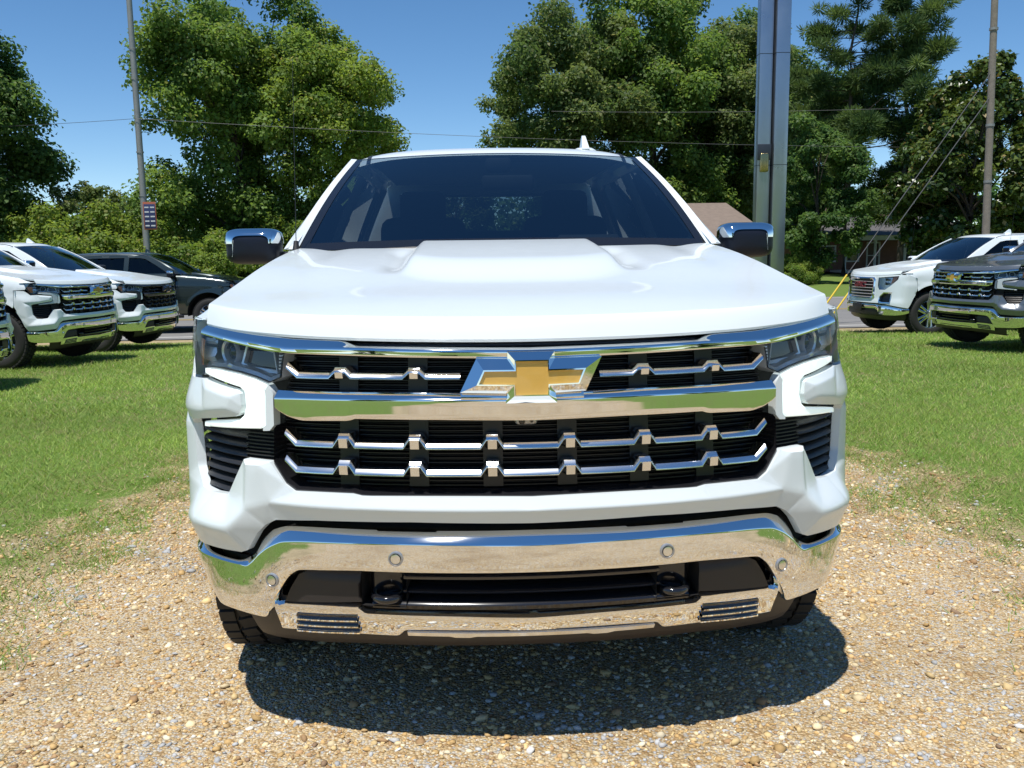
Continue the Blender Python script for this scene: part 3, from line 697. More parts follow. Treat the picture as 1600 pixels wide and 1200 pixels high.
        # bedside
        def bm_(y, z, of):
            x = side_x(y, z, 1.365, .955, 1.03, 1.0); rr = math.hypot(y-4.745, z-.43); x += .016*sstep(.60, .52, rr); return Vector((sg*(x+of), y, z))
        o = [(4.365, 1.362), (4.365, .80)]+arch(4.745, .52, 136, 2, 22)+[(5.70, .55), (5.80, .62), (5.80, 1.362)]
        G = Geo(); panel(G, o, bm_, .05, .03); bs = G.build('bedside', 'white_paint', parent, sharp=45)
        G = Geo(); G.grid([[(sg*1.0, y, z), (sg*.62, y, z)] for y, z in arch(4.745, .515, 185, -5, 26)]); G.build('arch_liner', 'underbody', parent)
        G = Geo(); G.box((sg*.925, 5.08, 1.368), (.10, 1.43, .03), .008); G.build('bed_rail', 'black_plastic', parent)
        G = Geo(); G.box((sg*.985, 5.80, 1.13), (.10, .07, .40), .015); G.build('tail_lamp', 'red_lens', parent)
    # rear wall with window
    G = Geo()
    def rw(x, z, o): return Vector((x, 4.335+o*-1-.06*max(0, z-1.39)/.45, z))
    panel(G, [(-.93, .60), (.93, .60), (.93, 1.39), (.76, 1.80), (.66, 1.875), (-.66, 1.875), (-.76, 1.80), (-.93, 1.39)], rw, .08, .02, [[(-.62, 1.44), (.62, 1.44), (.58, 1.76), (-.58, 1.76)]]); G.build('cab_back', 'white_paint', parent, sharp=40)
    G = Geo(); G.grid([[rw(x, z, .01) for x in (-.64, 0, .64)] for z in (1.42, 1.78)]); G.build('rear_window', 'rear_glass', parent)
    # interior
    G = Geo()
    G.grid([[(x, y, z) for y, z in ((1.62, 1.335), (1.85, 1.352), (2.02, 1.345), (2.10, 1.25), (2.08, .8))] for x in (-.86, -.4, .2, .4, .6, .86)])
    cl = [[(x, y, z) for y, z in ((1.86, 1.35), (1.92, 1.40), (2.02, 1.445 if abs(x-.42) < .17 else 1.36), (2.12, 1.435 if abs(x-.42) < .17 else 1.34), (2.13, 1.3))] for x in np.linspace(.16, .68, 14)]; G.grid(cl)
    G.build('dashboard', 'interior', parent, sharp=60)
    G = Geo(); cc = Vector((.40, 2.36, 1.20)); rm = Matrix.Rotation(R_(-62), 3, 'X')
    G.tube([cc+rm @ Vector((.185*math.cos(t), .185*math.sin(t), 0)) for t in np.linspace(0, 2*math.pi, 33)], .017, 8, cap=False); G.box(cc, (.16, .06, .12), .02, rm); G.box(cc, (.34, .02, .04), .008, rm); G.build('steering_wheel', 'interior', parent)
    for x in (-.42, .42):
        G = Geo(); G.box((x, 2.75, .93), (.52, .56, .20), .06); rr = Matrix.Rotation(R_(-14), 3, 'X'); G.box((x, 3.03, 1.25), (.50, .17, .66), .07, rr, 3)
        s = G.build('front_seat', 'seat_cloth', parent, sharp=60); G = Geo(); G.box((x, 3.10, 1.63), (.27, .11, .19), .045, rr, 3); G.build('headrest', 'seat_cloth', s, sharp=60)
    G = Geo(); G.box((0, 3.75, .93), (1.5, .5, .2), .06); G.box((0, 4.08, 1.22), (1.5, .16, .60), .06, Matrix.Rotation(R_(-12), 3, 'X')); rs = G.build('rear_seat', 'seat_cloth', parent, sharp=60)
    for x in (-.48, .48):
        G = Geo(); G.box((x, 4.14, 1.56), (.28, .09, .13), .035); G.build('headrest', 'seat_cloth', rs, sharp=60)
    G = Geo(); G.box((0, 2.9, .62), (1.85, 2.8, .10)); G.box((0, 3.3, 1.845), (1.30, 1.6, .02)); G.build('cabin_floor', 'interior', parent, smooth=False)
    # cowl, wipers, bed, chassis
    G = Geo(); G.grid([[(x, 1.44+.13*(x/.9)**2+dy, 1.372-.012*(x/.9)**2+dz) for dy, dz in ((0, -.02), (.03, -.008), (.10, .004), (.18, .0))] for x in np.linspace(-.905, .905, 21)]); G.build('cowl', 'black_plastic', parent, sharp=60)
    for x0, x1 in ((.60, -.05), (-.05, -.72)):
        G = Geo(); p0 = ws(x0/.9, -.03, .0); p1 = ws(x1/.9, -.015, .0); G.tube([p0, p0.lerp(p1, .5)+Vector((0, -.01, .012)), p1], .008, 6); G.build('wiper', 'black_plastic', parent)
    G = Geo(); mp = Vector((-.890, 1.585, 1.385)); G.tube([mp, mp+Vector((0, .01, .04))], [.016, .010], 10); G.tube([mp+Vector((0, .01, .04)), mp+Vector((.012, .06, .80))], [.0020, .0010], 6); G.build('mast_antenna', 'black_plastic', parent)
    G = Geo(); G.box((0, 5.08, .86), (1.62, 1.42, .05)); G.box((0, 4.40, 1.1), (1.85, .04, .5)); G.box((.86, 5.08, 1.08), (.06, 1.42, .5)); G.box((-.86, 5.08, 1.08), (.06, 1.42, .5)); G.build('bed_liner', 'black_plastic', parent, smooth=False)
    G = Geo(); G.box((0, 5.80, 1.08), (1.80, .05, .56), .02); G.build('tailgate', 'white_paint', parent)
    G = Geo(); G.box((0, 5.86, .62), (1.95, .14, .20), .04); G.build('rear_bumper', 'chrome', parent)
    G = Geo(); G.box((0, 3.0, .50), (1.30, 4.9, .22), .03); G.box((0, .95, .85), (1.18, 1.2, .50), .05); G.box((0, .62, .55), (1.1, .5, .3), .05); G.box((0, 1.0, .42), (1.5, .10, .10), .03); G.box((0, 4.745, .42), (1.5, .12, .12), .04)  # includes an unseen box under the hood, added to stop light leaks
    G.build('chassis_and_blocker', 'underbody', parent)

def mirror(parent, sg):
    c = Vector((sg*1.112, 1.80, 1.405)); G = Geo()
    def sh(k, n, f):     # rounded-rectangle section at depth k
        w, h, y = f; out = []
        for i in range(n):
            t = 2*math.pi*i/n; cx, cz = math.cos(t), math.sin(t); p = 5
            r = (abs(cx)**p+abs(cz)**p)**(-1/p); out.append(Vector((c.x+w*r*cx, c.y+y, c.z+h*r*cz)))
        return out
    secs = [(.0005, .0005, -.086), (.040, .025, -.0855), (.075, .045, -.082), (.100, .062, -.072), (.114, .074, -.05), (.118, .078, 0), (.115, .076, .05), (.108, .07, .055)]
    G.grid([sh(0, 40, f) for f in secs], cv=True); m = G.build('side_mirror', 'mirror_black', parent, sharp=60)
    G = Geo(); rows = []
    for f in secs[2:7]:
        r = sh(0, 80, (f[0]+.004, f[1]+.004, f[2]-.003)); rows.append([p for i, p in enumerate(r) if 0.5 <= i <= 39.5])
    rows = [[p if (p.z > c.z+.014) else Vector((p.x, p.y, c.z+.014)) for p in r] for r in rows]
    G.grid(rows); G.build('mirror_cap', 'chrome', m, sharp=60)
    G = Geo(); lamp = [(c.x+sg*.072, .030), (c.x+sg*.090, .034), (c.x+sg*.094, -.045), (c.x+sg*.082, -.042)]
    G.grid([[(x, c.y-.077+abs(x-c.x-sg*.072)*.9-q, c.z+z) for x, z in lamp] for q in (0, .010)], cv=True)
    G.add([(x, c.y-.087+abs(x-c.x-sg*.072)*.9, c.z+z) for x, z in lamp], [(0, 1, 2, 3)]); G.build('mirror_lamp', 'lens_glass' if False else 'lamp_silver', m)
    G = Geo(); G.box((sg*.97, 1.83, 1.36), (.14, .07, .045), .015); G.build('mirror_arm', 'black_plastic', m)
    G = Geo(); G.grid([[(c.x-.095, c.y+.054, c.z-.06), (c.x+.095, c.y+.054, c.z-.06)], [(c.x-.095, c.y+.054, c.z+.06), (c.x+.095, c.y+.054, c.z+.06)]]); G.build('mirror_glass', 'chrome', m)
    return m

def front_end(t):
    fascia(t); hood(t); g = grille(t)
    chrome_bar('grille_bar', t, 1.045, lin([(0, 1.117), (.48, 1.124), (.505, 1.132), (.525, 1.137), (.68, 1.141), (.80, 1.151), (.90, 1.161), (1.02, 1.173), (1.15, 1.183)]),
               lin([(0, 1.111), (.32, 1.116), (.49, 1.1205), (.53, 1.1205), (.684, 1.1205), (.81, 1.135), (.98, 1.152), (1.15, 1.165)]),
               lin([(0, 1.089), (.32, 1.095), (.52, 1.100), (.67, 1.103), (.747, 1.108), (.842, 1.122), (.96, 1.136), (1.15, 1.152)]), .026, .022)
    chrome_bar('grille_bar', t, .712, lin([(0, .998), (.32, 1.002), (.66, 1.001), (.72, 1.002)]), lin([(0, .984), (.32, .987), (.65, .986), (.72, .984)]), lin([(0, .927), (.25, .931), (.48, .932), (.49, .926), (.63, .923), (.67, .932), (.70, .946), (.72, .96)]), .032, .018)
    strips(t); emblem(t)
    G = Geo(); c = SF(-.012, .921, -.005); G.box((c.x, c.y+.012, c.z), (.062, .03, .024), .011, None, 3); k = G.build('front_camera', 'sensor_grey', t)
    for dx, r in ((-.012, .009), (.014, .005)):
        G = Geo(); G.lathe([(0, r), (.004, r*.8), (.005, .0003)], 14, (c.x+dx, c.y-.004, c.z), Vector((0, -1, 0))); G.build('camera_lens', 'black_gloss', k)
    for sg in (-1, 1): headlight(t, sg); side_vent(t, sg)
    bumper(t)
    G = Geo(); sweep(G, ssamp(-1.38, 1.38, .04), lambda s: [(.30+.18*sstep(.86, .95, s), -.11), (.5, -.07), (.70, -.09), (.9, -.10), (1.10, -.12), (1.15, -.14)]); G.build('front_backing', 'underbody', t)
def body(t):
    cab(t)
    for sg in (-1, 1):
        fender(t, sg); mirror(t, sg); wheel(t, sg*.885, .945, sg); wheel(t, sg*.885, 4.735, sg)

def children(o): return [c for c in o.children]
def copy_tree(o, parent=None, swap=None, skip=()):
    c = o.copy(); COL.objects.link(c); c.parent = parent
    if swap and o.type == 'MESH':
        for i, sl in enumerate(o.material_slots):
            k = swap.get((o.name.split('.')[0], sl.material.name)) or swap.get(sl.material.name)
            if k: c.material_slots[i].link = 'OBJECT'; c.material_slots[i].material = MATS[k]
    for ch in children(o):
        if ch.name.split('.')[0] not in skip: copy_tree(ch, c, swap, skip)
    return c

truck = thing('pickup_truck', 'white pickup with gold emblem on chrome grille, parked nose-on on the gravel', 'pickup truck', 'pickup trucks on the sales lot')
front_end(truck); body(truck)

# ------------------------------------------------------------------ ground, drive, road
GZY = [4, 11, 14.5, 17, 18.2]; GZV = [-.05, -.19, -.31, -.47, -.50]
def gz(y): return float(np.interp(y, GZY, GZV))
rng = np.random.default_rng(7)
def drive_edge(y, sg):
    b = (2.00 if sg < 0 else 2.38)+.13*math.sin(y*1.7+sg)+.08*math.sin(y*4.1+2*sg)+.05*math.sin(y*9.3)
    if y > 3.0: b *= max(0, 1-((y-3.0)/2.2)**2.5) if y < 5.2 else 0
    return b+.25*sstep(-2, -8, y)
def drive_dist(x, y):     # positive inside the gravel
    if y > 5.1: return -1-(y-5.1)
    return min(drive_edge(y, 1)-x, x+drive_edge(y, -1))
def build_ground():
    xs = np.unique(np.concatenate([np.linspace(-900, -16, 16), np.linspace(-16, -4.5, 36), np.linspace(-4.5, 4.8, 94), np.linspace(4.8, 16, 36), np.linspace(16, 900, 16)]))
    ys = np.unique(np.concatenate([np.linspace(-400, -14, 10), np.linspace(-14, -2, 24), np.linspace(-2, 6, 81), np.linspace(6, 19, 40), np.linspace(19, 60, 12), np.linspace(60, 1500, 12)]))
    G = Geo(); G.grid([[(x, y, gz(y)) for y in ys] for x in xs]); o = G.build('ground', 'lawn_soil', None, sharp=180, recalc=False); o['kind'] = 'structure'
    me = o.data; a = me.attributes.new('bare', 'FLOAT', 'POINT'); vals = []
    for v in me.vertices:
        d = drive_dist(v.co.x, v.co.y); b = sstep(-.75, -.02, d)
        if v.co.y > 16.4 and v.co.y < 19: b = .72
        vals.append(b)
    a.data.foreach_set('value', vals)
    yy = np.arange(-14, 5.21, .08)
    ring = [(-drive_edge(y, -1), float(y)) for y in yy]+[(drive_edge(y, 1), float(y)) for y in yy[::-1]]
    G = Geo(); panel(G, ring, lambda x, y, o: Vector((x, y, gz(y)+.005)), .12, 0); o = G.build('gravel_drive', 'gravel_bed', None, sharp=180); o['kind'] = 'structure'
build_ground()
ICO_V = None
def fast_mesh(name, V, F, colors, material, kind=None, parent=None):
    """V (n,3), F (m,k) numpy, per-vertex colours"""
    me = bpy.data.meshes.new(name); n, (m, k) = len(V), F.shape
    me.vertices.add(n); me.vertices.foreach_set('co', V.astype(np.float32).ravel())
    me.loops.add(m*k); me.loops.foreach_set('vertex_index', F.astype(np.int32).ravel())
    me.polygons.add(m); me.polygons.foreach_set('loop_start', np.arange(0, m*k, k, dtype=np.int32)); 
    me.update(calc_edges=True); me.validate()
    ca = me.attributes.new('Col', 'FLOAT_COLOR', 'POINT'); c4 = np.ones((n, 4), np.float32); c4[:, :3] = colors; ca.data.foreach_set('color', c4.ravel())
    me.materials.append(MATS[material]); o = bpy.data.objects.new(name, me); COL.objects.link(o)
    if parent: o.parent = parent
    if kind: o['kind'] = kind
    return o
def build_stones():
    bm = bmesh.new(); bmesh.ops.create_icosphere(bm, subdivisions=1, radius=1); bm.verts.index_update()
    iv = np.array([v.co[:] for v in bm.verts]); fi = np.array([[v.index for v in f.verts] for f in bm.faces]); bm.free()
    ov = np.array([(1, 0, 0), (-1, 0, 0), (0, 1, 0), (0, -1, 0), (0, 0, 1), (0, 0, -1)], float); of = np.array([(0, 2, 4), (2, 1, 4), (1, 3, 4), (3, 0, 4), (2, 0, 5), (1, 2, 5), (3, 1, 5), (0, 3, 5)])
    pal = np.array([(.60, .39, .16), (.74, .54, .26), (.80, .64, .38), (.50, .31, .15), (.84, .72, .50), (.68, .45, .20), (.52, .52, .51), (.70, .68, .63), (.82, .77, .66), (.34, .22, .13)])
    pw = np.array([.19, .20, .16, .11, .10, .10, .055, .03, .02, .035]); pw = pw/pw.sum()
    VV, FF, CC = [], [], []; base = 0
    for bv, bf, N, r0, r1 in ((iv, fi, 26000, .0045, .0115), (ov, of, 52000, .0030, .0068), (iv, fi, 1500, .010, .019)):
        x = rng.uniform(-2.9, 3.1, N*2); y = rng.uniform(-.9, 5.0, N*2); big = N < 5000
        d = np.array([drive_dist(a, b) for a, b in zip(x, y)]); keep = (d > .03) | ((d > -.65) & (rng.random(N*2) < np.clip((d+.65)/.65, 0, 1)**1.6*.7))
        fines = .5+.5*np.sin(x*2.1+1.7*np.sin(y*1.3+.4))*np.sin(y*2.7+1.5*np.sin(x*1.9)); keep &= rng.random(N*2) < .45+.65*fines
        x = x[keep][:N]; y = y[keep][:N]; n = len(x); r = rng.uniform(r0, r1, n)
        sc = np.stack([r*rng.uniform(.8, 1.35, n), r*rng.uniform(.7, 1.2, n), r*rng.uniform(.32, .65, n)], 1)
        v = bv[None]*(1+rng.uniform(-.38, .38, (n, len(bv), 1)))*sc[:, None, :]
        # tilt a little, turn freely
        tz = rng.uniform(0, 2*np.pi, n); tx = rng.normal(0, .35, n); c, s = np.cos(tx)[:, None], np.sin(tx)[:, None]
        v = np.stack([v[..., 0], v[..., 1]*c-v[..., 2]*s, v[..., 1]*s+v[..., 2]*c], -1); c, s = np.cos(tz)[:, None], np.sin(tz)[:, None]
        v = np.stack([v[..., 0]*c-v[..., 1]*s, v[..., 0]*s+v[..., 1]*c, v[..., 2]], -1)
        v[..., 0] += x[:, None]; v[..., 1] += y[:, None]; v[..., 2] += (gz(0)+.004+sc[:, 2]*rng.uniform(.1, .7, n))[:, None]
        ci = rng.choice(len(pal), n, p=pw)
        # patches of paler, greyer stone
        patch = np.sin(x*5.1+1.3*np.sin(y*3.7))*np.sin(y*6.3+1.1*np.sin(x*4.3)); g = patch > .72
        ci[g & (rng.random(n) < .55)] = 6
        col = pal[ci]*rng.uniform(.66, 1.08, (n, 1)); VV.append(v.reshape(-1, 3)); CC.append(np.repeat(col, len(bv), 0))
        f = (bf[None]+(np.arange(n)*len(bv))[:, None, None]).reshape(-1, 3)+base; FF.append(f); base += n*len(bv)
    o = fast_mesh('gravel', np.concatenate(VV), np.concatenate(FF), np.concatenate(CC), 'gravel_stone', 'stuff')
    tag(o, 'loose tan and grey gravel stones under the white pickup', 'gravel')
build_stones()
def build_grass():
    VV, CC = [], []
    def region(x0, x1, y0, y1, dens, h0, h1, w):
        N = int((x1-x0)*(y1-y0)*dens); x = rng.uniform(x0, x1, N); y = rng.uniform(y0, y1, N)
        d = np.array([drive_dist(a, b) for a, b in zip(x, y)])
        nz = .5+.25*np.sin(x*2.3+1.7*np.sin(y*1.9))+.25*np.sin(y*3.1+1.3*np.sin(x*2.7+.5))
        nz2 = .5+.5*np.sin(x*7.7+2*np.sin(y*6.1))*np.sin(y*8.3+2*np.sin(x*5.3))
        d = d+.34*(nz2-.5)*(np.abs(d) < 1.2)+.22*(nz-.5)*(np.abs(d) < 1.2)
        cover = np.clip((-d+.02)/.75, 0, 1)**1.4*.75+.25*nz2*np.clip((-d+.05)/.4, 0, 1)
        weeds = (d > -.05) & (d < .75) & (nz2 > .88) & (nz > .5)
        keep = (rng.random(N) < cover*(.75+.25*nz)) | (weeds & (rng.random(N) < .5)); x, y, nz, nz2, d = x[keep], y[keep], nz[keep], nz2[keep], d[keep]; n = len(x)
        z = np.interp(y, GZY, GZV); h = rng.uniform(h0, h1, n)*(.65+.5*nz)*(np.clip(-d*1.2, .35, 1)); a = rng.uniform(0, 2*np.pi, n); lean = rng.uniform(.4, 1.7, n)*h; b = rng.uniform(0, 2*np.pi, n)
        p = np.stack([x, y, z], 1); side = np.stack([np.cos(a)*w, np.sin(a)*w, 0*a], 1)*rng.uniform(.6, 1.3, (n, 1)); tip = p+np.stack([np.cos(b)*lean, np.sin(b)*lean, h], 1)
        VV.append(np.stack([p-side, p+side, tip], 1).reshape(-1, 3))
        green = np.array([.27, .40, .075]); lime = np.array([.37, .47, .115]); dark = np.array([.16, .28, .055]); dry = np.array([.42, .35, .18])
        t = rng.random((n, 1)); col = green*(1-t)+lime*t; col = np.where(rng.random((n, 1)) < .25+.3*(1-nz[:, None]), dark, col)
        edge = np.clip(1-(-d-.1)/1.2, 0, 1)
        col = np.where(rng.random((n, 1)) < (.07+.42*edge+.12*(nz2 > .75)+.22*(nz < .25))[:, None], dry, col)*rng.uniform(.75, 1.25, (n, 1))*(.80+.36*np.clip(.5+.5*np.sin(x*.9+1.2*np.sin(y*.7))*np.sin(y*1.1+1.4*np.sin(x*.6+1)), 0, 1))[:, None]
        CC.append(np.repeat(col, 3, 0))
    region(-6.5, -1.5, .2, 6.0, 4600, .018, .046, .0025); region(1.8, 7.0, .2, 6.0, 4600, .018, .046, .0025)
    region(-8.5, 9.5, 6.0, 10.5, 1900, .025, .052, .0042); region(-12, -6.5, 1.5, 6, 900, .035, .065, .004); region(7.0, 12, 1.5, 6, 900, .035, .065, .004)
    region(-11, 12, 10.5, 16.9, 800, .03, .06, .0065); region(-2, 2.4, 4.0, 6.0, 1500, .03, .06, .003)
    # tufts and dry thatch straggling over the worn edge of the drive
    X_, Y_, Z_, K_ = [], [], [], []
    for i in range(520):
        sg = -1 if rng.random() < .5 else 1; y = rng.uniform(.1, 4.6); e = drive_edge(y, sg); off = rng.normal(.18, .24); x = sg*(e+off)
        k = 0 if rng.random() < .55 else 1; n = int(rng.uniform(25, 110)); r = rng.uniform(.03, .13)
        X_.append(x+rng.normal(0, r, n)); Y_.append(y+rng.normal(0, r*1.3, n)); K_.append(np.full(n, k))
    x = np.concatenate(X_); y = np.concatenate(Y_); k = np.concatenate(K_); n = len(x); h = rng.uniform(.012, .042, n)*np.where(k == 1, .55, 1); a = rng.uniform(0, 2*np.pi, n); b = rng.uniform(0, 2*np.pi, n); lean = h*rng.uniform(.5, 2.2, n)*np.where(k == 1, 1.8, 1)
    p = np.stack([x, y, np.interp(y, GZY, GZV)+.004], 1); sd_ = np.stack([np.cos(a), np.sin(a), 0*a], 1)*.0026; tip = p+np.stack([np.cos(b)*lean, np.sin(b)*lean, h], 1)
    VV.append(np.stack([p-sd_, p+sd_, tip], 1).reshape(-1, 3)); col = np.where((k == 1)[:, None], np.array([.46, .38, .20]), np.array([.20, .32, .06]))*rng.uniform(.7, 1.25, (n, 1)); CC.append(np.repeat(col, 3, 0))
    V = np.concatenate(VV); F = np.arange(len(V)).reshape(-1, 3)
    o = fast_mesh('grass', V, F, np.concatenate(CC), 'grass_blade', 'stuff'); tag(o, 'short mown green grass either side of the gravel', 'grass')
build_grass()
G = Geo(); G.grid([[(x, y, gz(y)+.02) for y in (18.0, 24.3, 31.0)] for x in (-400, -60, 0, 60, 400)]); road = G.build('road', 'asphalt', None); road['kind'] = 'structure'
for y, w, m in ((24.15, .12, 'line_yellow'), (24.45, .12, 'line_yellow'), (18.6, .12, 'line_white'), (30.3, .12, 'line_white')):
    G = Geo(); G.grid([[(x, y-w/2, gz(y)+.025), (x, y+w/2, gz(y)+.025)] for x in (-400, 0, 400)]); G.build('lane_marking', m, road)

# ------------------------------------------------------------------ trees
def X(px, Y): return (-21.2+px*.0297+.157)*(Y+2.3)/42.3-.157
def leaf_arrays(cen, nrm, size, asp, col, r):
    n = len(cen); t = r.normal(size=(n, 3)); t -= nrm*np.sum(t*nrm, 1, keepdims=True); t /= np.linalg.norm(t, axis=1, keepdims=True)+1e-9
    b = np.cross(nrm, t); L = size[:, None]; W = (size*asp)[:, None]; fold = nrm*(size*.12)[:, None]
    V = np.stack([cen-t*L*.5, cen+b*W*.5+fold, cen+t*L*.5-fold, cen-b*W*.5+fold], 1).reshape(-1, 3)
    return V, np.repeat(col, 4, 0)
def clump_leaves(r, C, rad, n, flat=.75, up=.6, size=(.16, .30), asp=.62, cols=None, shell=.55):
    k = r.integers(0, len(C), n) if rad is None else r.choice(len(C), n, p=rad**2/np.sum(rad**2))
    d = r.normal(size=(n, 3)); d /= np.linalg.norm(d, axis=1, keepdims=True)
    q = (shell+(1-shell)*r.random(n))**1.0*rad[k]*r.uniform(.75, 1.15, n)
    cen = C[k]+d*q[:, None]*np.array([1, 1, flat])
    nrm = d*.7+r.normal(size=(n, 3))*.55+np.array([0, 0, up]); nrm /= np.linalg.norm(nrm, axis=1, keepdims=True)
    cv = r.random((len(C), 1)); base = cols[0]*(1-cv)+cols[1]*cv; col = base[k]*r.uniform(.7, 1.3, (n, 1))
    if len(cols) > 2: col = np.where(r.random((n, 1)) < .06, cols[2], col)
    return leaf_arrays(cen, nrm, r.uniform(*size, n), asp, col, r)
def limbs(G, r, H, targets, r0, lean=.04, trunk_top=.75):
    pts = [(0, 0, -.3)]; 
    for i in range(1, 8): pts.append((r.normal(0, lean)*i*.5, r.normal(0, lean)*i*.5, H*trunk_top*i/7))
    G.tube(pts, [r0*1.35]+[r0*(1-.80*i/7) for i in range(1, 8)], 9)
    for T in targets:
        z0 = min(T[2]*.62, H*trunk_top*.9); i = z0/(H*trunk_top)*7; a = Vector(pts[int(i)]).lerp(Vector(pts[min(7, int(i)+1)]), i-int(i))
        b = Vector(T); m = a.lerp(b, .5)+Vector((r.normal(0, .25), r.normal(0, .25), r.normal(.25, .2))); rr = r0*(1-.8*i/7)
        G.tube([a, m, b], [rr*.55, rr*.33, rr*.10], 6, cap=False)
def plant(name, label, cat, group, crown_name, builder, material):
    t = thing(name, label, cat, group); G = Geo(); V, C = builder(G)
    if G.v: G.build('trunk', 'bark', t, sharp=60)
    fast_mesh(crown_name, V, np.arange(len(V)).reshape(-1, 4), C, material, None, t); return t
def broad(seed, H, R, zc, hz, ncl, nl, cols, size=(.16, .30), r0=.28, clr=(.14, .24), up=.6, ground_skirt=False, shape=1.0):
    def f(G):
        r = np.random.default_rng(seed); C = []
        while len(C) < ncl:
            p = r.uniform(-1, 1, 3); q = np.linalg.norm(p)
            wob = .86+.16*math.sin(3*math.atan2(p[1], p[0])+seed)+.10*math.sin(5*p[2]+seed*1.7)
            taper = 1 if shape == 1.0 else 1-(1-shape)*max(0, (p[2]+1)/2)
            if np.hypot(p[0], p[1])/taper > 1 or q > wob or q < .45*r.random()+.25: continue
            C.append((p[0]*R, p[1]*R, zc+p[2]*hz))
        C = np.array(C); rad = r.uniform(*clr, ncl)*R
        if r0: limbs(G, r, H, [tuple(c) for c in C[r.choice(ncl, min(14, ncl), False)]], r0)
        return clump_leaves(r, C, rad, nl, .78, up, size, .62, [np.array(c) for c in cols], .45)
    return f
GREEN = [(0.091, 0.171, 0.038), (0.183, 0.277, 0.062), (0.248, 0.291, 0.087)]; LIME = [(0.131, 0.213, 0.041), (0.227, 0.309, 0.062), (0.303, 0.303, 0.097)]; DEEP = [(0.059, 0.126, 0.036), (0.126, 0.211, 0.055), (0.195, 0.26, 0.081)]
OLIVE = [(0.083, 0.138, 0.039), (0.158, 0.209, 0.067), (0.224, 0.239, 0.09)]
def pine(seed, H, r0=.22):
    def f(G):
        r = np.random.default_rng(seed); C = []; rad = []
        pts = [(r.normal(0, .03)*i, r.normal(0, .03)*i, -.3+(H+.3)*i/8) for i in range(9)]; G.tube(pts, [r0*(1-.85*i/8) for i in range(9)], 9)
        z = H*.22
        while z < H*.99:
            f_ = (z-H*.22)/(H*.78); L = H*.29*(1-.80*f_**1.3)*r.uniform(.55, 1.15)
            a = r.uniform(0, 2*np.pi); e = Vector((math.cos(a)*L, math.sin(a)*L, z+L*r.uniform(-.02, .28)))
            s0 = Vector((0, 0, z-L*.05)); m = s0.lerp(e, .55)+Vector((0, 0, -.05*L)); G.tube([s0, m, e], [r0*.28*(1-f_*.6), r0*.17*(1-f_*.6), .015], 5, cap=False)
            if r.random() < .9:
                for q in np.linspace(.45, 1.02, max(2, int(L*1.6))):
                    p = s0.lerp(m, q*2) if q < .5 else m.lerp(e, (q-.5)*2)
                    C.append((p.x+r.normal(0, .22), p.y+r.normal(0, .22), p.z+r.normal(.08, .08))); rad.append(r.uniform(.50, .95)*(1-.35*f_))
            z += H*r.uniform(.009, .019)
        C = np.array(C); rad = np.array(rad); n = 60000
        k = r.choice(len(C), n, p=rad**2/np.sum(rad**2)); d = r.normal(size=(n, 3)); d /= np.linalg.norm(d, axis=1, keepdims=True)
        cen = C[k]+d*(rad[k]*r.random(n)**.6)[:, None]*np.array([1, 1, .55]); t = d+np.array([0, 0, .35])+r.normal(size=(n, 3))*.25; t /= np.linalg.norm(t, axis=1, keepdims=True)
        nr = np.cross(t, r.normal(size=(n, 3))); nr /= np.linalg.norm(nr, axis=1, keepdims=True); b = np.cross(nr, t); L = r.uniform(.22, .40, n)[:, None]; W = .026
        V = np.stack([cen-b*W, cen+b*W, cen+t*L+b*W*.5, cen+t*L-b*W*.5], 1).reshape(-1, 3)
        cv = r.random((len(C), 1)); c0 = np.array((.048, .095, .034))*(1-cv)+np.array((.125, .185, .05))*cv
        return V, np.repeat(c0[k]*r.uniform(.7, 1.3, (n, 1)), 4, 0)
    return f
PROTO = {
 'oak_a': ('broadleaf_tree', 'crown', broad(3, 14, 5.0, 7.2, 7.2, 190, 76000, GREEN, (.13, .26)), 'leaf'),
 'oak_b': ('broadleaf_tree', 'crown', broad(11, 14, 5.0, 7.2, 7.0, 190, 76000, LIME, (.13, .25)), 'leaf'),
 'oak_c': ('broadleaf_tree', 'crown', broad(23, 14, 5.0, 8.2, 6.4, 160, 66000, OLIVE, (.14, .27)), 'leaf'),
 'dark': ('broadleaf_tree', 'crown', broad(31, 14, 5.0, 7.2, 7.0, 170, 62000, DEEP, (.14, .28)), 'leaf'),
 'small': ('broadleaf_tree', 'crown', broad(41, 6, 1.9, 3.5, 2.6, 60, 12000, OLIVE, (.11, .22), .09, (.16, .30)), 'leaf'),
 'shrub': ('shrub', 'foliage', broad(53, 4, 3.0, 1.5, 2.3, 90, 34000, LIME, (.11, .22), .06, (.18, .30)), 'leaf'),
 'cedar': ('broadleaf_tree', 'crown', broad(61, 9, 2.5, 4.4, 4.6, 100, 34000, DEEP, (.12, .24), .16, (.18, .28)), 'leaf'),
 'pine_a': ('pine_tree', 'crown', pine(71, 17), 'needle'), 'pine_b': ('pine_tree', 'crown', pine(83, 15, .2), 'needle'),
 'magnolia': ('magnolia_tree', 'crown', broad(97, 9, 3.3, 4.6, 4.6, 150, 40000, [(.040, .080, .018), (.105, .145, .030), (.26, .20, .07)], (.17, .28), .16, (.13, .22), .75, shape=.72), 'magnolia_leaf'),
}
TREES = {}
def tree(kind, px, Y, scale, label, group=None, rz=None, sz=None):
    nm, cr, b, m = PROTO[kind]
    if kind not in TREES: t = plant(nm, label, 'x', None, cr, b, m); TREES[kind] = t
    else: t = copy_tree(TREES[kind])
    x = X(px, Y); t.location = (x, Y, gz(Y)-.05); t.rotation_euler = (0, 0, rz if rz is not None else (px*.7+Y) % 6.28)
    t.scale = (scale, scale, sz or scale); tag(t, label, 'shrub' if nm == 'shrub' else 'tree', group or ('trees across the road' if Y > 0 else 'trees behind the photographer')); return t
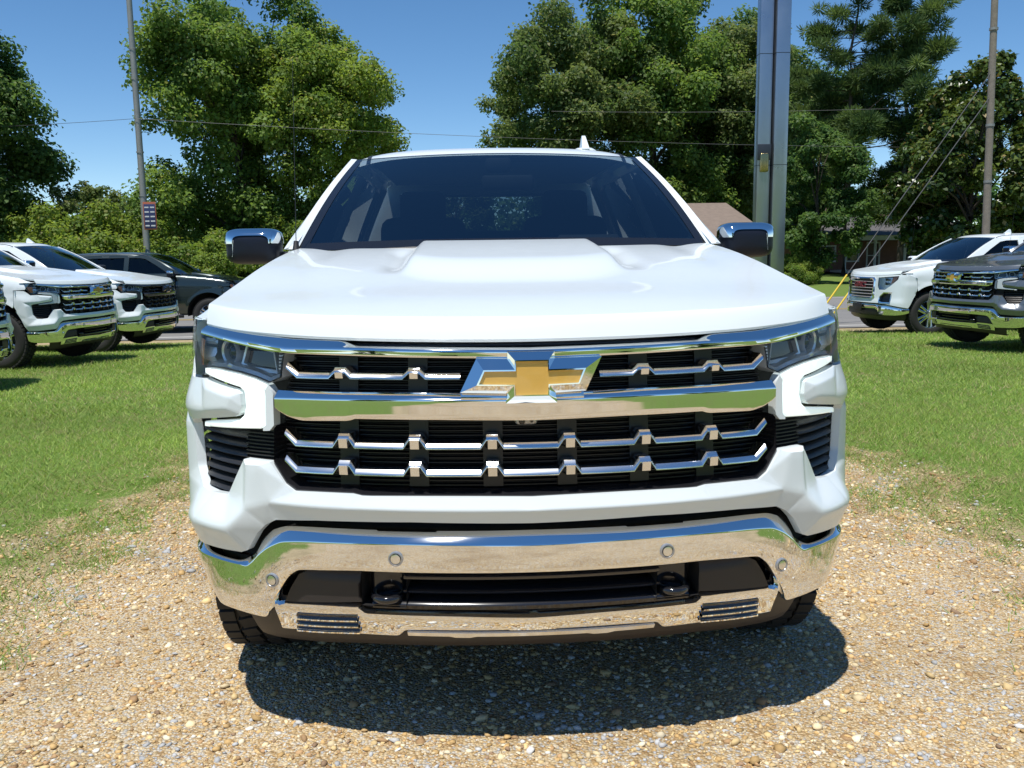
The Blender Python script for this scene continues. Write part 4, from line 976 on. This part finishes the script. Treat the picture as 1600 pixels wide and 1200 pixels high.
tree('dark', -120, 36, 1.0, 'dark tree overhanging the two parked white pickups')
tree('oak_a', 360, 42, 1.05, 'tall dense tree just past the utility pole with the small sign', rz=.4)
tree('oak_b', 478, 43, .95, 'tall bright green tree rising beyond the white pickup mirror and windshield pillar', rz=2.1)
tree('oak_c', 868, 62, 1.36, 'leafy tree behind the cab roof, left of the roof antenna', rz=.9)
tree('oak_a', 1000, 66, 1.5, 'large tree directly behind the white roof antenna', rz=3.0)
tree('oak_c', 1095, 70, 1.45, 'open-branched tree behind the brown shingle roof', rz=4.2)
tree('dark', 1180, 74, 1.45, 'dark tree behind the steel sign pylon', rz=1.0)
tree('cedar', 1265, 44, 1.0, 'dark bushy evergreen between the steel pylon and the pines', rz=.3)
tree('pine_a', 1310, 56, 1.12, 'tall pine standing next to the dark bushy evergreen', rz=.8)
tree('pine_b', 1402, 54, 1.18, 'tall pine with bare upper limbs beside the glossy-leaved tree', rz=2.4)
tree('magnolia', 1515, 37, 1.10, 'glossy-leaved conical tree behind the wooden guy-wired pole', rz=.5)
tree('magnolia', 1665, 44, .9, 'glossy-leaved tree above the cab of the dark grey pickup', rz=2.7)
tree('small', 112, 39, 1.0, 'small wispy tree above the green thicket', rz=.2)
tree('small', 180, 52, 1.05, 'thin small tree beside the utility pole with the sign', rz=1.9)
tree('small', 692, 84, 1.98, 'far treetop just showing over the cab roof', rz=.2)
for i, (px, Y, s, lb) in enumerate([(-20, 37, 1.0, 'rounded lime green shrub under the dark overhanging tree'), (70, 36, .98, 'lime green shrub behind the roofs of the white pickups'), (135, 37, 1.02, 'leafy shrub to the left of the utility pole with the sign'), (235, 38.5, 1.0, 'leafy shrub growing behind the utility pole with the sign'),
        (330, 37, .72, 'low shrub behind the dark green pickup bonnet'), (420, 40, .9, 'shrub in the shade behind the chrome mirror'), (520, 42, .9, 'shrub hidden behind the windshield pillar'), (1232, 43, .42, 'low shrub at the foot of the dark bushy evergreen')]):
    tree('shrub', px, Y, s, lb, 'shrubs across the road', rz=i*1.3)
for i, (x, y, k, s, lb) in enumerate([(-36, 40, 'oak_a', 1.05, 'dense tree farther along the road past the parked white pickups'), (-48, 46, 'oak_b', 1.0, 'bright green tree farther along the road past the parked white pickups'), (-60, 52, 'dark', 1.1, 'dark tree farther along the road past the parked white pickups'), (38, 44, 'oak_b', 1.0, 'bright green tree past the glossy-leaved trees'), (50, 50, 'oak_a', 1.1, 'dense tree past the glossy-leaved trees'), (63, 46, 'dark', 1.0, 'dark tree past the glossy-leaved trees')]):
    t = tree(k, 0, y, s, lb, rz=i*.9+.5); t.location = (x, y, gz(y)-.05)
# a far belt of woodland closing the view
def far_wood():
    r = np.random.default_rng(5); C = []; 
    for i in range(1300):
        a = r.uniform(-190, 190); C.append((a, r.uniform(92, 110), r.uniform(.0, 7.0)))
    C = np.array(C); rad = r.uniform(1.4, 2.8, len(C)); V, Cc = clump_leaves(r, C, rad, 80000, .8, .6, (.6, 1.1), .6, [np.array(c) for c in DEEP], .5)
    o = fast_mesh('woodland', V, np.arange(len(V)).reshape(-1, 4), Cc, 'leaf', 'stuff'); tag(o, 'far belt of dark woodland behind the houses', 'woodland')
far_wood()
for i, (x, y, k, s, lb) in enumerate([(-22, -38, 'oak_a', 1.0, 'dense tree reflected in the chrome'), (-9, -44, 'oak_b', .9, 'bright green tree reflected in the chrome'), (5, -40, 'dark', .85, 'dark tree reflected in the chrome'), (18, -42, 'oak_a', 1.0, 'second dense tree reflected in the chrome'), (32, -36, 'oak_b', 1.0, 'second bright green tree reflected in the chrome')]):
    t = tree(k, 0, -40, s, lb, rz=i*1.1); t.location = (x, y, 0)

# ------------------------------------------------------------------ houses
def hip_roof(x0, x1, y0, y1, ze, zr, over=.4, inset=None):
    x0 -= over; x1 += over; y0 -= over; y1 += over; ins = inset if inset is not None else (y1-y0)/2; ym = (y0+y1)/2
    V = [(x0, y0, ze), (x1, y0, ze), (x1, y1, ze), (x0, y1, ze), (x0+ins, ym, zr), (x1-ins, ym, zr)]; V += [(a, b, c-.16) for a, b, c in V[:4]]
    return V, [(0, 1, 5, 4), (1, 2, 5), (2, 3, 4, 5), (3, 0, 4), (0, 1, 7, 6), (1, 2, 8, 7), (2, 3, 9, 8), (3, 0, 6, 9), (6, 7, 8, 9)]
def house(label, x0, x1, y0, y1, h, zr, roofm, inset, openings, columns, z0):
    t = thing('house', label, 'house', 'houses across the road', ((x0+x1)/2, y0, z0)); ox, oy = (x0+x1)/2, y0
    G = Geo(); th = .2
    ring = [(x0-ox, 0), (x1-ox, 0), (x1-ox, h), (x0-ox, h)]; holes = [[(a-ox, b), (c-ox, b), (c-ox, d), (a-ox, d)] for _, a, c, b, d in openings]
    panel(G, ring, lambda x, z, o: Vector((x, -o, z)), 1.2, .18, holes)
    G.grid([[(x0-ox, .0, z), (x0-ox, y1-oy, z), (x1-ox, y1-oy, z), (x1-ox, 0, z)] for z in (0, h)]); G.build('wall', 'house_brick', t, smooth=False)
    G = Geo(); V, F = hip_roof(x0-ox, x1-ox, 0, y1-oy, h, zr, .5, inset); G.add(V, F); G.build('roof', roofm, t, smooth=False)
    for kind, a, c, b, d in openings:
        a -= ox; c -= ox; G = Geo(); w = .10
        for cx, cz, sx, sz in (((a+c)/2, b+w/2, c-a, w), ((a+c)/2, d-w/2, c-a, w), (a+w/2, (b+d)/2, w, d-b-2*w), (c-w/2, (b+d)/2, w, d-b-2*w), ((a+c)/2, (b+d)/2, c-a-2*w, .06)):
            G.box((cx, .06, cz), (sx, .12, sz))
        f = G.build('door' if kind == 'door' else 'window', 'house_trim', t, smooth=False); G = Geo(); G.box(((a+c)/2, .12, (b+d)/2), (c-a-.02, .03, d-b-.02)); G.build('door_leaf' if kind == 'door' else 'pane', 'house_door' if kind == 'door' else 'window_pane', f, smooth=False)
    if columns:
        cx0, cx1, dep, xs = columns
        G = Geo(); G.box(((cx0+cx1)/2-ox, -dep/2, h+.02), (cx1-cx0, dep, .32)); G.build('porch_beam', 'house_trim', t, smooth=False)
        G = Geo(); G.add([(cx0-ox-.3, -dep-.3, h+.185), (cx1-ox+.3, -dep-.3, h+.185), (cx1-ox+.3, .3, h+.55), (cx0-ox-.3, .3, h+.55)], [(0, 1, 2, 3)]); G.build('porch_roof', roofm, t, smooth=False)
        G = Geo(); G.box(((cx0+cx1)/2-ox, -dep/2, .08), (cx1-cx0, dep, .16)); G.build('porch_floor', 'house_trim', t, smooth=False)
        for q in xs:
            G = Geo(); G.lathe([(.16, .14), (.26, .13), (.30, .10), (h-.30, .085), (h-.22, .12), (h-.14, .13)], 12, (q-ox, -dep+.2, 0), Vector((0, 0, 1))); G.build('column', 'house_trim', t, sharp=40)
    return t
house('low house with a brown shingle roof behind the windshield pillar', 6.5, 17.6, 52, 61, 2.5, 4.72, 'roof_shingle', 1.4, [('window', 8, 9.4, .9, 2.0), ('door', 11, 12, .05, 2.1), ('window', 13.5, 15, .9, 2.0)], None, -.40)
house('brick house with dark roof and white porch columns in tree shade', 24.0, 38.5, 61, 70, 2.35, 4.0, 'roof_shingle_dark', 4.0, [('window', 24.8, 26.0, .7, 1.9), ('door', 28.2, 29.2, .18, 2.1), ('window', 26.7, 27.7, .7, 1.9), ('window', 31.0, 32.2, .7, 1.9), ('window', 34.0, 36, .7, 1.9)], (25.6, 32.6, 2.2, [25.8, 27.9, 29.9, 32.3]), -.40)

# ------------------------------------------------------------------ poles, wires, pylon
def pole(label, x, y, h, r, m, lean=0):
    t = thing('utility_pole', label, 'pole', 'utility poles', (x, y, gz(y)))
    G = Geo(); G.tube([(lean*k/8, 0, -.3+(h+.3)*k/8) for k in range(9)], [r*(1.12-.3*k/8) for k in range(9)], 14); G.build('shaft', m, t, sharp=60)
    G = Geo(); G.box((lean*.93, -.02, h*.93), (1.9, .10, .12), .01); G.build('crossarm', 'pole_wood', t)
    for q in (-.8, -.3, .3, .8):
        G = Geo(); G.lathe([(0, .03), (.05, .045), (.10, .035), (.14, .04), (.16, .0005)], 10, (lean*.93+q, -.02, h*.93+.06), Vector((0, 0, 1))); G.build('insulator', 'pole_metal', t)
    for zz in (.30, .42, .62, .70):
        G = Geo(); G.lathe([(-.03, r*1.13), (-.03, r*1.18), (.03, r*1.18), (.03, r*1.13)], 14, (lean*zz, 0, h*zz), Vector((0, 0, 1))); G.build('band', 'pole_metal', t)
    return t
PLX, PLY = X(213, 36), 36.
pl = pole('weathered grey utility pole carrying a small dark sign', PLX, PLY, 14.5, .125, 'pole_metal', .0)
PRX, PRY = X(1553, 20), 20.2
pr = pole('brown wooden pole braced by two guy wires', PRX, PRY, 11.5, .088, 'pole_wood', -.30)
s = thing('pole_sign', 'small dark blue sign board strapped to the grey utility pole', 'sign', None, (PLX+.30, PLY-.24, 2.40))
G = Geo(); G.box((0, 0, .62), (.52, .03, 1.12), .006); G.build('board', 'sign_orange', s)
G = Geo(); G.box((0, -.018, .60), (.45, .012, .98), .003); bd = G.build('face', 'sign_blue', s)
for i in range(5):
    for j in (-1, 1):
        G = Geo(); G.box((j*.115, -.026, .22+i*.185), (.17, .006, .055)); G.build('text_line', 'sign_white', bd, smooth=False)
def sag(a, b, d, n=26): a, b = Vector(a), Vector(b); return [a.lerp(b, i/n)-Vector((0, 0, 4*d*(i/n)*(1-i/n))) for i in range(n+1)]
def wire(label, a, b, d, r): G = Geo(); G.tube(sag(a, b, d), r, 5); return tag(G.build('power_line', 'wire', None), label, 'wire', 'overhead wires')
pz = 6.9
wire('overhead wire running from the grey utility pole over the cab roof', (PLX, PLY-.16, pz), (26, 40, 5.9), .30, .009)
wire('overhead wire leaving the grey utility pole over the thicket', (PLX, PLY-.16, pz), (-42, 37, 7.4), .55, .009)
wire('thin overhead wire crossing in front of the pines', (X(860, 40), 46, 8.6), (30, 40, 8.1), .25, .008)
for k, (zt, ax) in enumerate(((5.75, 8.05), (5.15, 8.45))):
    lb = ('upper guy wire with a yellow guard bracing the brown wooden pole', 'lower guy wire with a yellow guard bracing the brown wooden pole')[k]
    t = thing('guy_wire', lb, 'guy wire', 'guy wires on the wooden pole', (ax, 18.9+.1*k, gz(18.9)))
    a = Vector((0, 0, 0)); b = Vector((PRX-ax-.08, PRY-18.9-.1*k, zt-gz(18.9)))
    G = Geo(); G.tube([a, b], .011, 6); G.build('cable', 'wire', t)
    d = b.normalized(); G = Geo(); G.tube([d*.05, d*1.55], .022, 10); G.build('guard', 'yellow_guard', t)
t = thing('sign_pylon', 'tall brushed steel sign pylon standing behind the white pickup mirror', 'pylon', None, (5.82, 15.5, gz(15.5)))
G = Geo(); G.box((.14, .0, 4.4), (.27, .30, 8.8), .012); G.build('post', 'steel_panel', t)
G = Geo(); G.box((-.16, .05, 4.4), (.255, .22, 8.8), .012); G.build('post', 'steel_panel', t)
G = Geo(); G.box((-.012, .10, 4.4), (.06, .10, 8.75)); G.build('seam', 'steel_dark', t)
G = Geo(); G.box((-.16, -.075, 3.60), (.262, .05, .30), .01); G.build('inset', 'steel_dark', t)
G = Geo(); G.box((-.16, -.092, 3.40), (.17, .06, .36), .028, None, 4); G.build('end_cap', 'brass_cap', t)
for k in range(4):
    for q, w, dy in ((.14, .274, .0), (-.16, .259, .05)):
        G = Geo(); G.box((q, dy, 1.25+k*2.1), (w, .304 if q > 0 else .224, .012)); G.build('panel_joint', 'steel_dark', t)
G = Geo(); G.box((0, 0, .06), (.8, .6, .16), .02); G.build('base_plate', 'pole_metal', t)

# ------------------------------------------------------------------ other pickups on the lot
GRP = 'pickup trucks on the sales lot'
def park(label, x, y, deg, swap=None, z=None, src=None):
    t = copy_tree(src or truck, None, swap); tag(t, label, 'pickup truck', GRP)
    t.location = (x, y, gz(y)+.05 if z is None else z); t.rotation_euler = (0, 0, R_(deg)); return t
def repaint(m): return {'white_paint': m}
BLK = {('grille_bar', 'chrome'): 'black_gloss', ('grille_strip', 'chrome_satin'): 'black_plastic', ('emblem', 'chrome'): 'black_gloss', ('emblem_face', 'gold'): 'black_plastic', ('mirror_cap', 'chrome'): 'black_plastic', 'lamp_white': 'black_plastic'}
park('white pickup with chrome bumper and gold emblem, parked sideways on the grass', -5.70, 11.4, 82, {'lamp_white': 'lamp_off'})
park('white pickup with plain black grille and chrome bumper, parked beyond the chrome-grilled white one', -5.72, 14.6, 85, BLK)
park('white pickup whose chrome bumper corner only just shows above a grass shadow', -5.62, 7.95, 83, {'lamp_white': 'lamp_off'})
park('dark grey pickup with gold emblem parked on the right-hand grass', 7.08, 10.85, -83.5, {**repaint('grey_paint'), 'lamp_white': 'lamp_off'})
park('dark green pickup on the road edge behind the white ones', -5.45, 20.6, 91, {**repaint('dark_paint'), **{('grille_bar', 'chrome'): 'black_gloss'}})

def rival_front(t):
    """front of the other make: tall framed grille with bars and red letters, C-shaped lamps"""
    G = Geo()
    def half(sg):
        out = [(0, .60), (.60, .60), (.66, .585), (.78, .585), (1.21, .51), (1.250, .575), (1.298, .685), (1.345, .765), (1.392, .845), (1.390, 1.078), (1.22, 1.15), (1.0, 1.15), (.6, 1.135), (0, 1.13)]
        hl = [(.56, .93), (.56, 1.095), (.80, 1.115), (1.02, 1.13), (1.00, 1.06), (.86, .94), (.74, .86), (.60, .86)]
        fog = [(.62, .62), (.62, .72), (.72, .815), (.90, .815), (.88, .60), (.70, .60)]
        gr = [(.0001, .68), (.46, .68), (.50, .72), (.50, 1.06), (.46, 1.10), (.0001, 1.10)]
        out = [(0.0001, .60)]+out[1:-1]+[(0.0001, 1.13), gr[5], gr[4], gr[3], gr[2], gr[1], gr[0]]
        panel(G, side_pts(out, sg), lambda s, z, o: SF(s, z, .012+o), .035, .03, [side_pts(hl, sg), side_pts(fog, sg)])
        return side_pts(hl, sg), side_pts(fog, sg)
    a = half(-1); b = half(1); G.build('front_fascia', 'white_paint', t, sharp=40)
    for sg, (hl, fog) in ((-1, a), (1, b)):
        G = Geo(); panel(G, hl, lambda s, z, o: SF(s, z, -.05), .04, 0); r = sample(hl, .03); G.grid([[SF(s, z, .012) for s, z in r], [SF(s, z, -.051) for s, z in r]], cv=True); h = G.build('headlight', 'lamp_silver', t, sharp=30)
        G = Geo(); panel(G, hl, lambda s, z, o: SF(s, z, .010+o), .03, .005); G.build('lens', 'lens_glass', h, sharp=40)
        for zz in (1.06, .98):
            G = Geo(); c = SF(sg*.72, zz, -.03); G.box(c, (.16, .03, .05), .01, Matrix.Rotation(-sg*.4, 3, 'Z')); G.build('projector', 'black_gloss', h)
        G = Geo(); panel(G, side_pts([(.84, .96), (.97, 1.06), (.99, 1.115), (.88, 1.10)], sg), lambda s, z, o: SF(s, z, -.02), .03, 0); G.build('marker_reflector', 'amber', h)
        G = Geo(); panel(G, fog, lambda s, z, o: SF(s, z, -.06), .04, 0); v = G.build('side_vent', 'grille_black', t)
        inn = [(a_[0]*.90+sg*.077, a_[1]*.80+.141) for a_ in fog]
        G = Geo(); G.grid([[SF(s, z, .02) for s, z in fog], [SF(s, z, .016) for s, z in inn], [SF(s, z, -.05) for s, z in inn]], cv=True); G.build('vent_bezel', 'chrome', v, sharp=30)
    # grille frame, field, bars
    fr = [(-.46, .68), (-.50, .72), (-.50, 1.06), (-.46, 1.10), (.46, 1.10), (.50, 1.06), (.50, .72), (.46, .68)]
    inn = [(s*.86, .89+(z-.89)*(.80 if z > .9 else .93)) for s, z in fr]
    fr = sample(fr, .04); n = len(fr); inn = [(s*.86, .89+(z-.89)*(.80 if z > .9 else .93)) for s, z in fr]
    G = Geo(); G.grid([[SF(s, z, -.02) for s, z in fr], [SF(s, z, .025) for s, z in fr], [SF(s*.6+i[0]*.4, z*.6+i[1]*.4, .04) for (s, z), i in zip(fr, inn)], [SF(s, z, .022) for s, z in inn], [SF(s, z, -.05) for s, z in inn]], cv=True); g = G.build('grille_frame', 'chrome', t, sharp=40)
    G = Geo(); sweep(G, ssamp(-.46, .46, .04), lambda s: [(.69, -.05), (1.08, -.05)]); G.build('grille', 'grille_black', t)
    for zz in (.715, .775, .835, .895, .955, 1.015):
        G = Geo(); sweep(G, ssamp(-.43, .43, .04), lambda s: [(zz+.013, -.05), (zz+.013, .0), (zz+.004, .014), (zz-.010, .012), (zz-.013, 0), (zz-.013, -.05)]); G.build('grille_bar', 'chrome_satin', g, sharp=35)
    cu = bpy.data.curves.new('letters', 'FONT'); cu.body = 'GMC'; cu.size = .14; cu.align_x = 'CENTER'; cu.align_y = 'CENTER'; cu.extrude = .012; cu.bevel_depth = .003; cu.offset = .004
    tmp = bpy.data.objects.new('letters', cu); COL.objects.link(tmp); me = bpy.data.meshes.new_from_object(tmp); bpy.data.objects.remove(tmp)
    for v in me.vertices: x, y, z = v.co; v.co = SF(x*1.35, .945+y, .030+z)
    me.name = 'emblem'; finish('emblem', me, None, t); me.materials.clear(); me.materials.append(MATS['red_letter'])
    # bumper
    zt = lin([(0, .585), (.55, .585), (.66, .57), (.80, .57), (1.1, .52), (1.3, .50)]); zb = lin([(0, .49), (.52, .49), (.60, .45), (.66, .36), (1.0, .36), (1.2, .40), (1.3, .44)])
    def prof(s):
        a_, b_ = zt(s), zb(s); return [(a_, -.08), (a_, -.02), (a_-.02, .004), (a_-.03, .008), ((a_+b_)/2, .010), (b_+.01, .006), (b_, -.004), (b_, -.07)]
    G = Geo(); sweep(G, ssamp(-1.235, 1.235, .02), prof); G.build('front_bumper', 'chrome', t, sharp=45)
    G = Geo(); sweep(G, ssamp(-.70, .70, .04), lambda s: [(.52, -.03), (.44, -.01), (.36, -.02), (.33, -.08)]); G.build('lower_grille', 'black_plastic', t, sharp=45)
    G = Geo(); G.box(SF(.0, .50, .03), (.34, .02, .15), .006); G.build('plate_bracket', 'black_plastic', t)
    G = Geo(); sweep(G, ssamp(-1.2, 1.2, .04), lambda s: [(.40, -.05), (.30, -.055), (.26, -.09), (.27, -.20)]); G.build('air_dam', 'black_plastic', t, sharp=45)
    G = Geo(); sweep(G, ssamp(-1.38, 1.38, .04), lambda s: [(.30, -.11), (.5, -.09), (.9, -.10), (1.10, -.12), (1.15, -.14)]); G.build('front_backing', 'underbody', t)
FRONT = ('front_fascia', 'grille', 'grille_bar', 'grille_strip', 'emblem', 'front_camera', 'headlight', 'side_vent', 'front_bumper', 'lower_grille', 'tow_hook', 'lower_valance', 'air_dam', 'front_backing', 'hood_seal')
sierra = copy_tree(truck, None, {('mirror_cap', 'chrome'): 'white_paint'}, FRONT)
tag(sierra, 'white pickup with tall barred grille and red letters, beside the dark grey one', 'pickup truck', GRP)
rival_front(sierra); sierra.location = (7.75, 15.6, gz(15.6)+.05); sierra.rotation_euler = (0, 0, R_(-86))
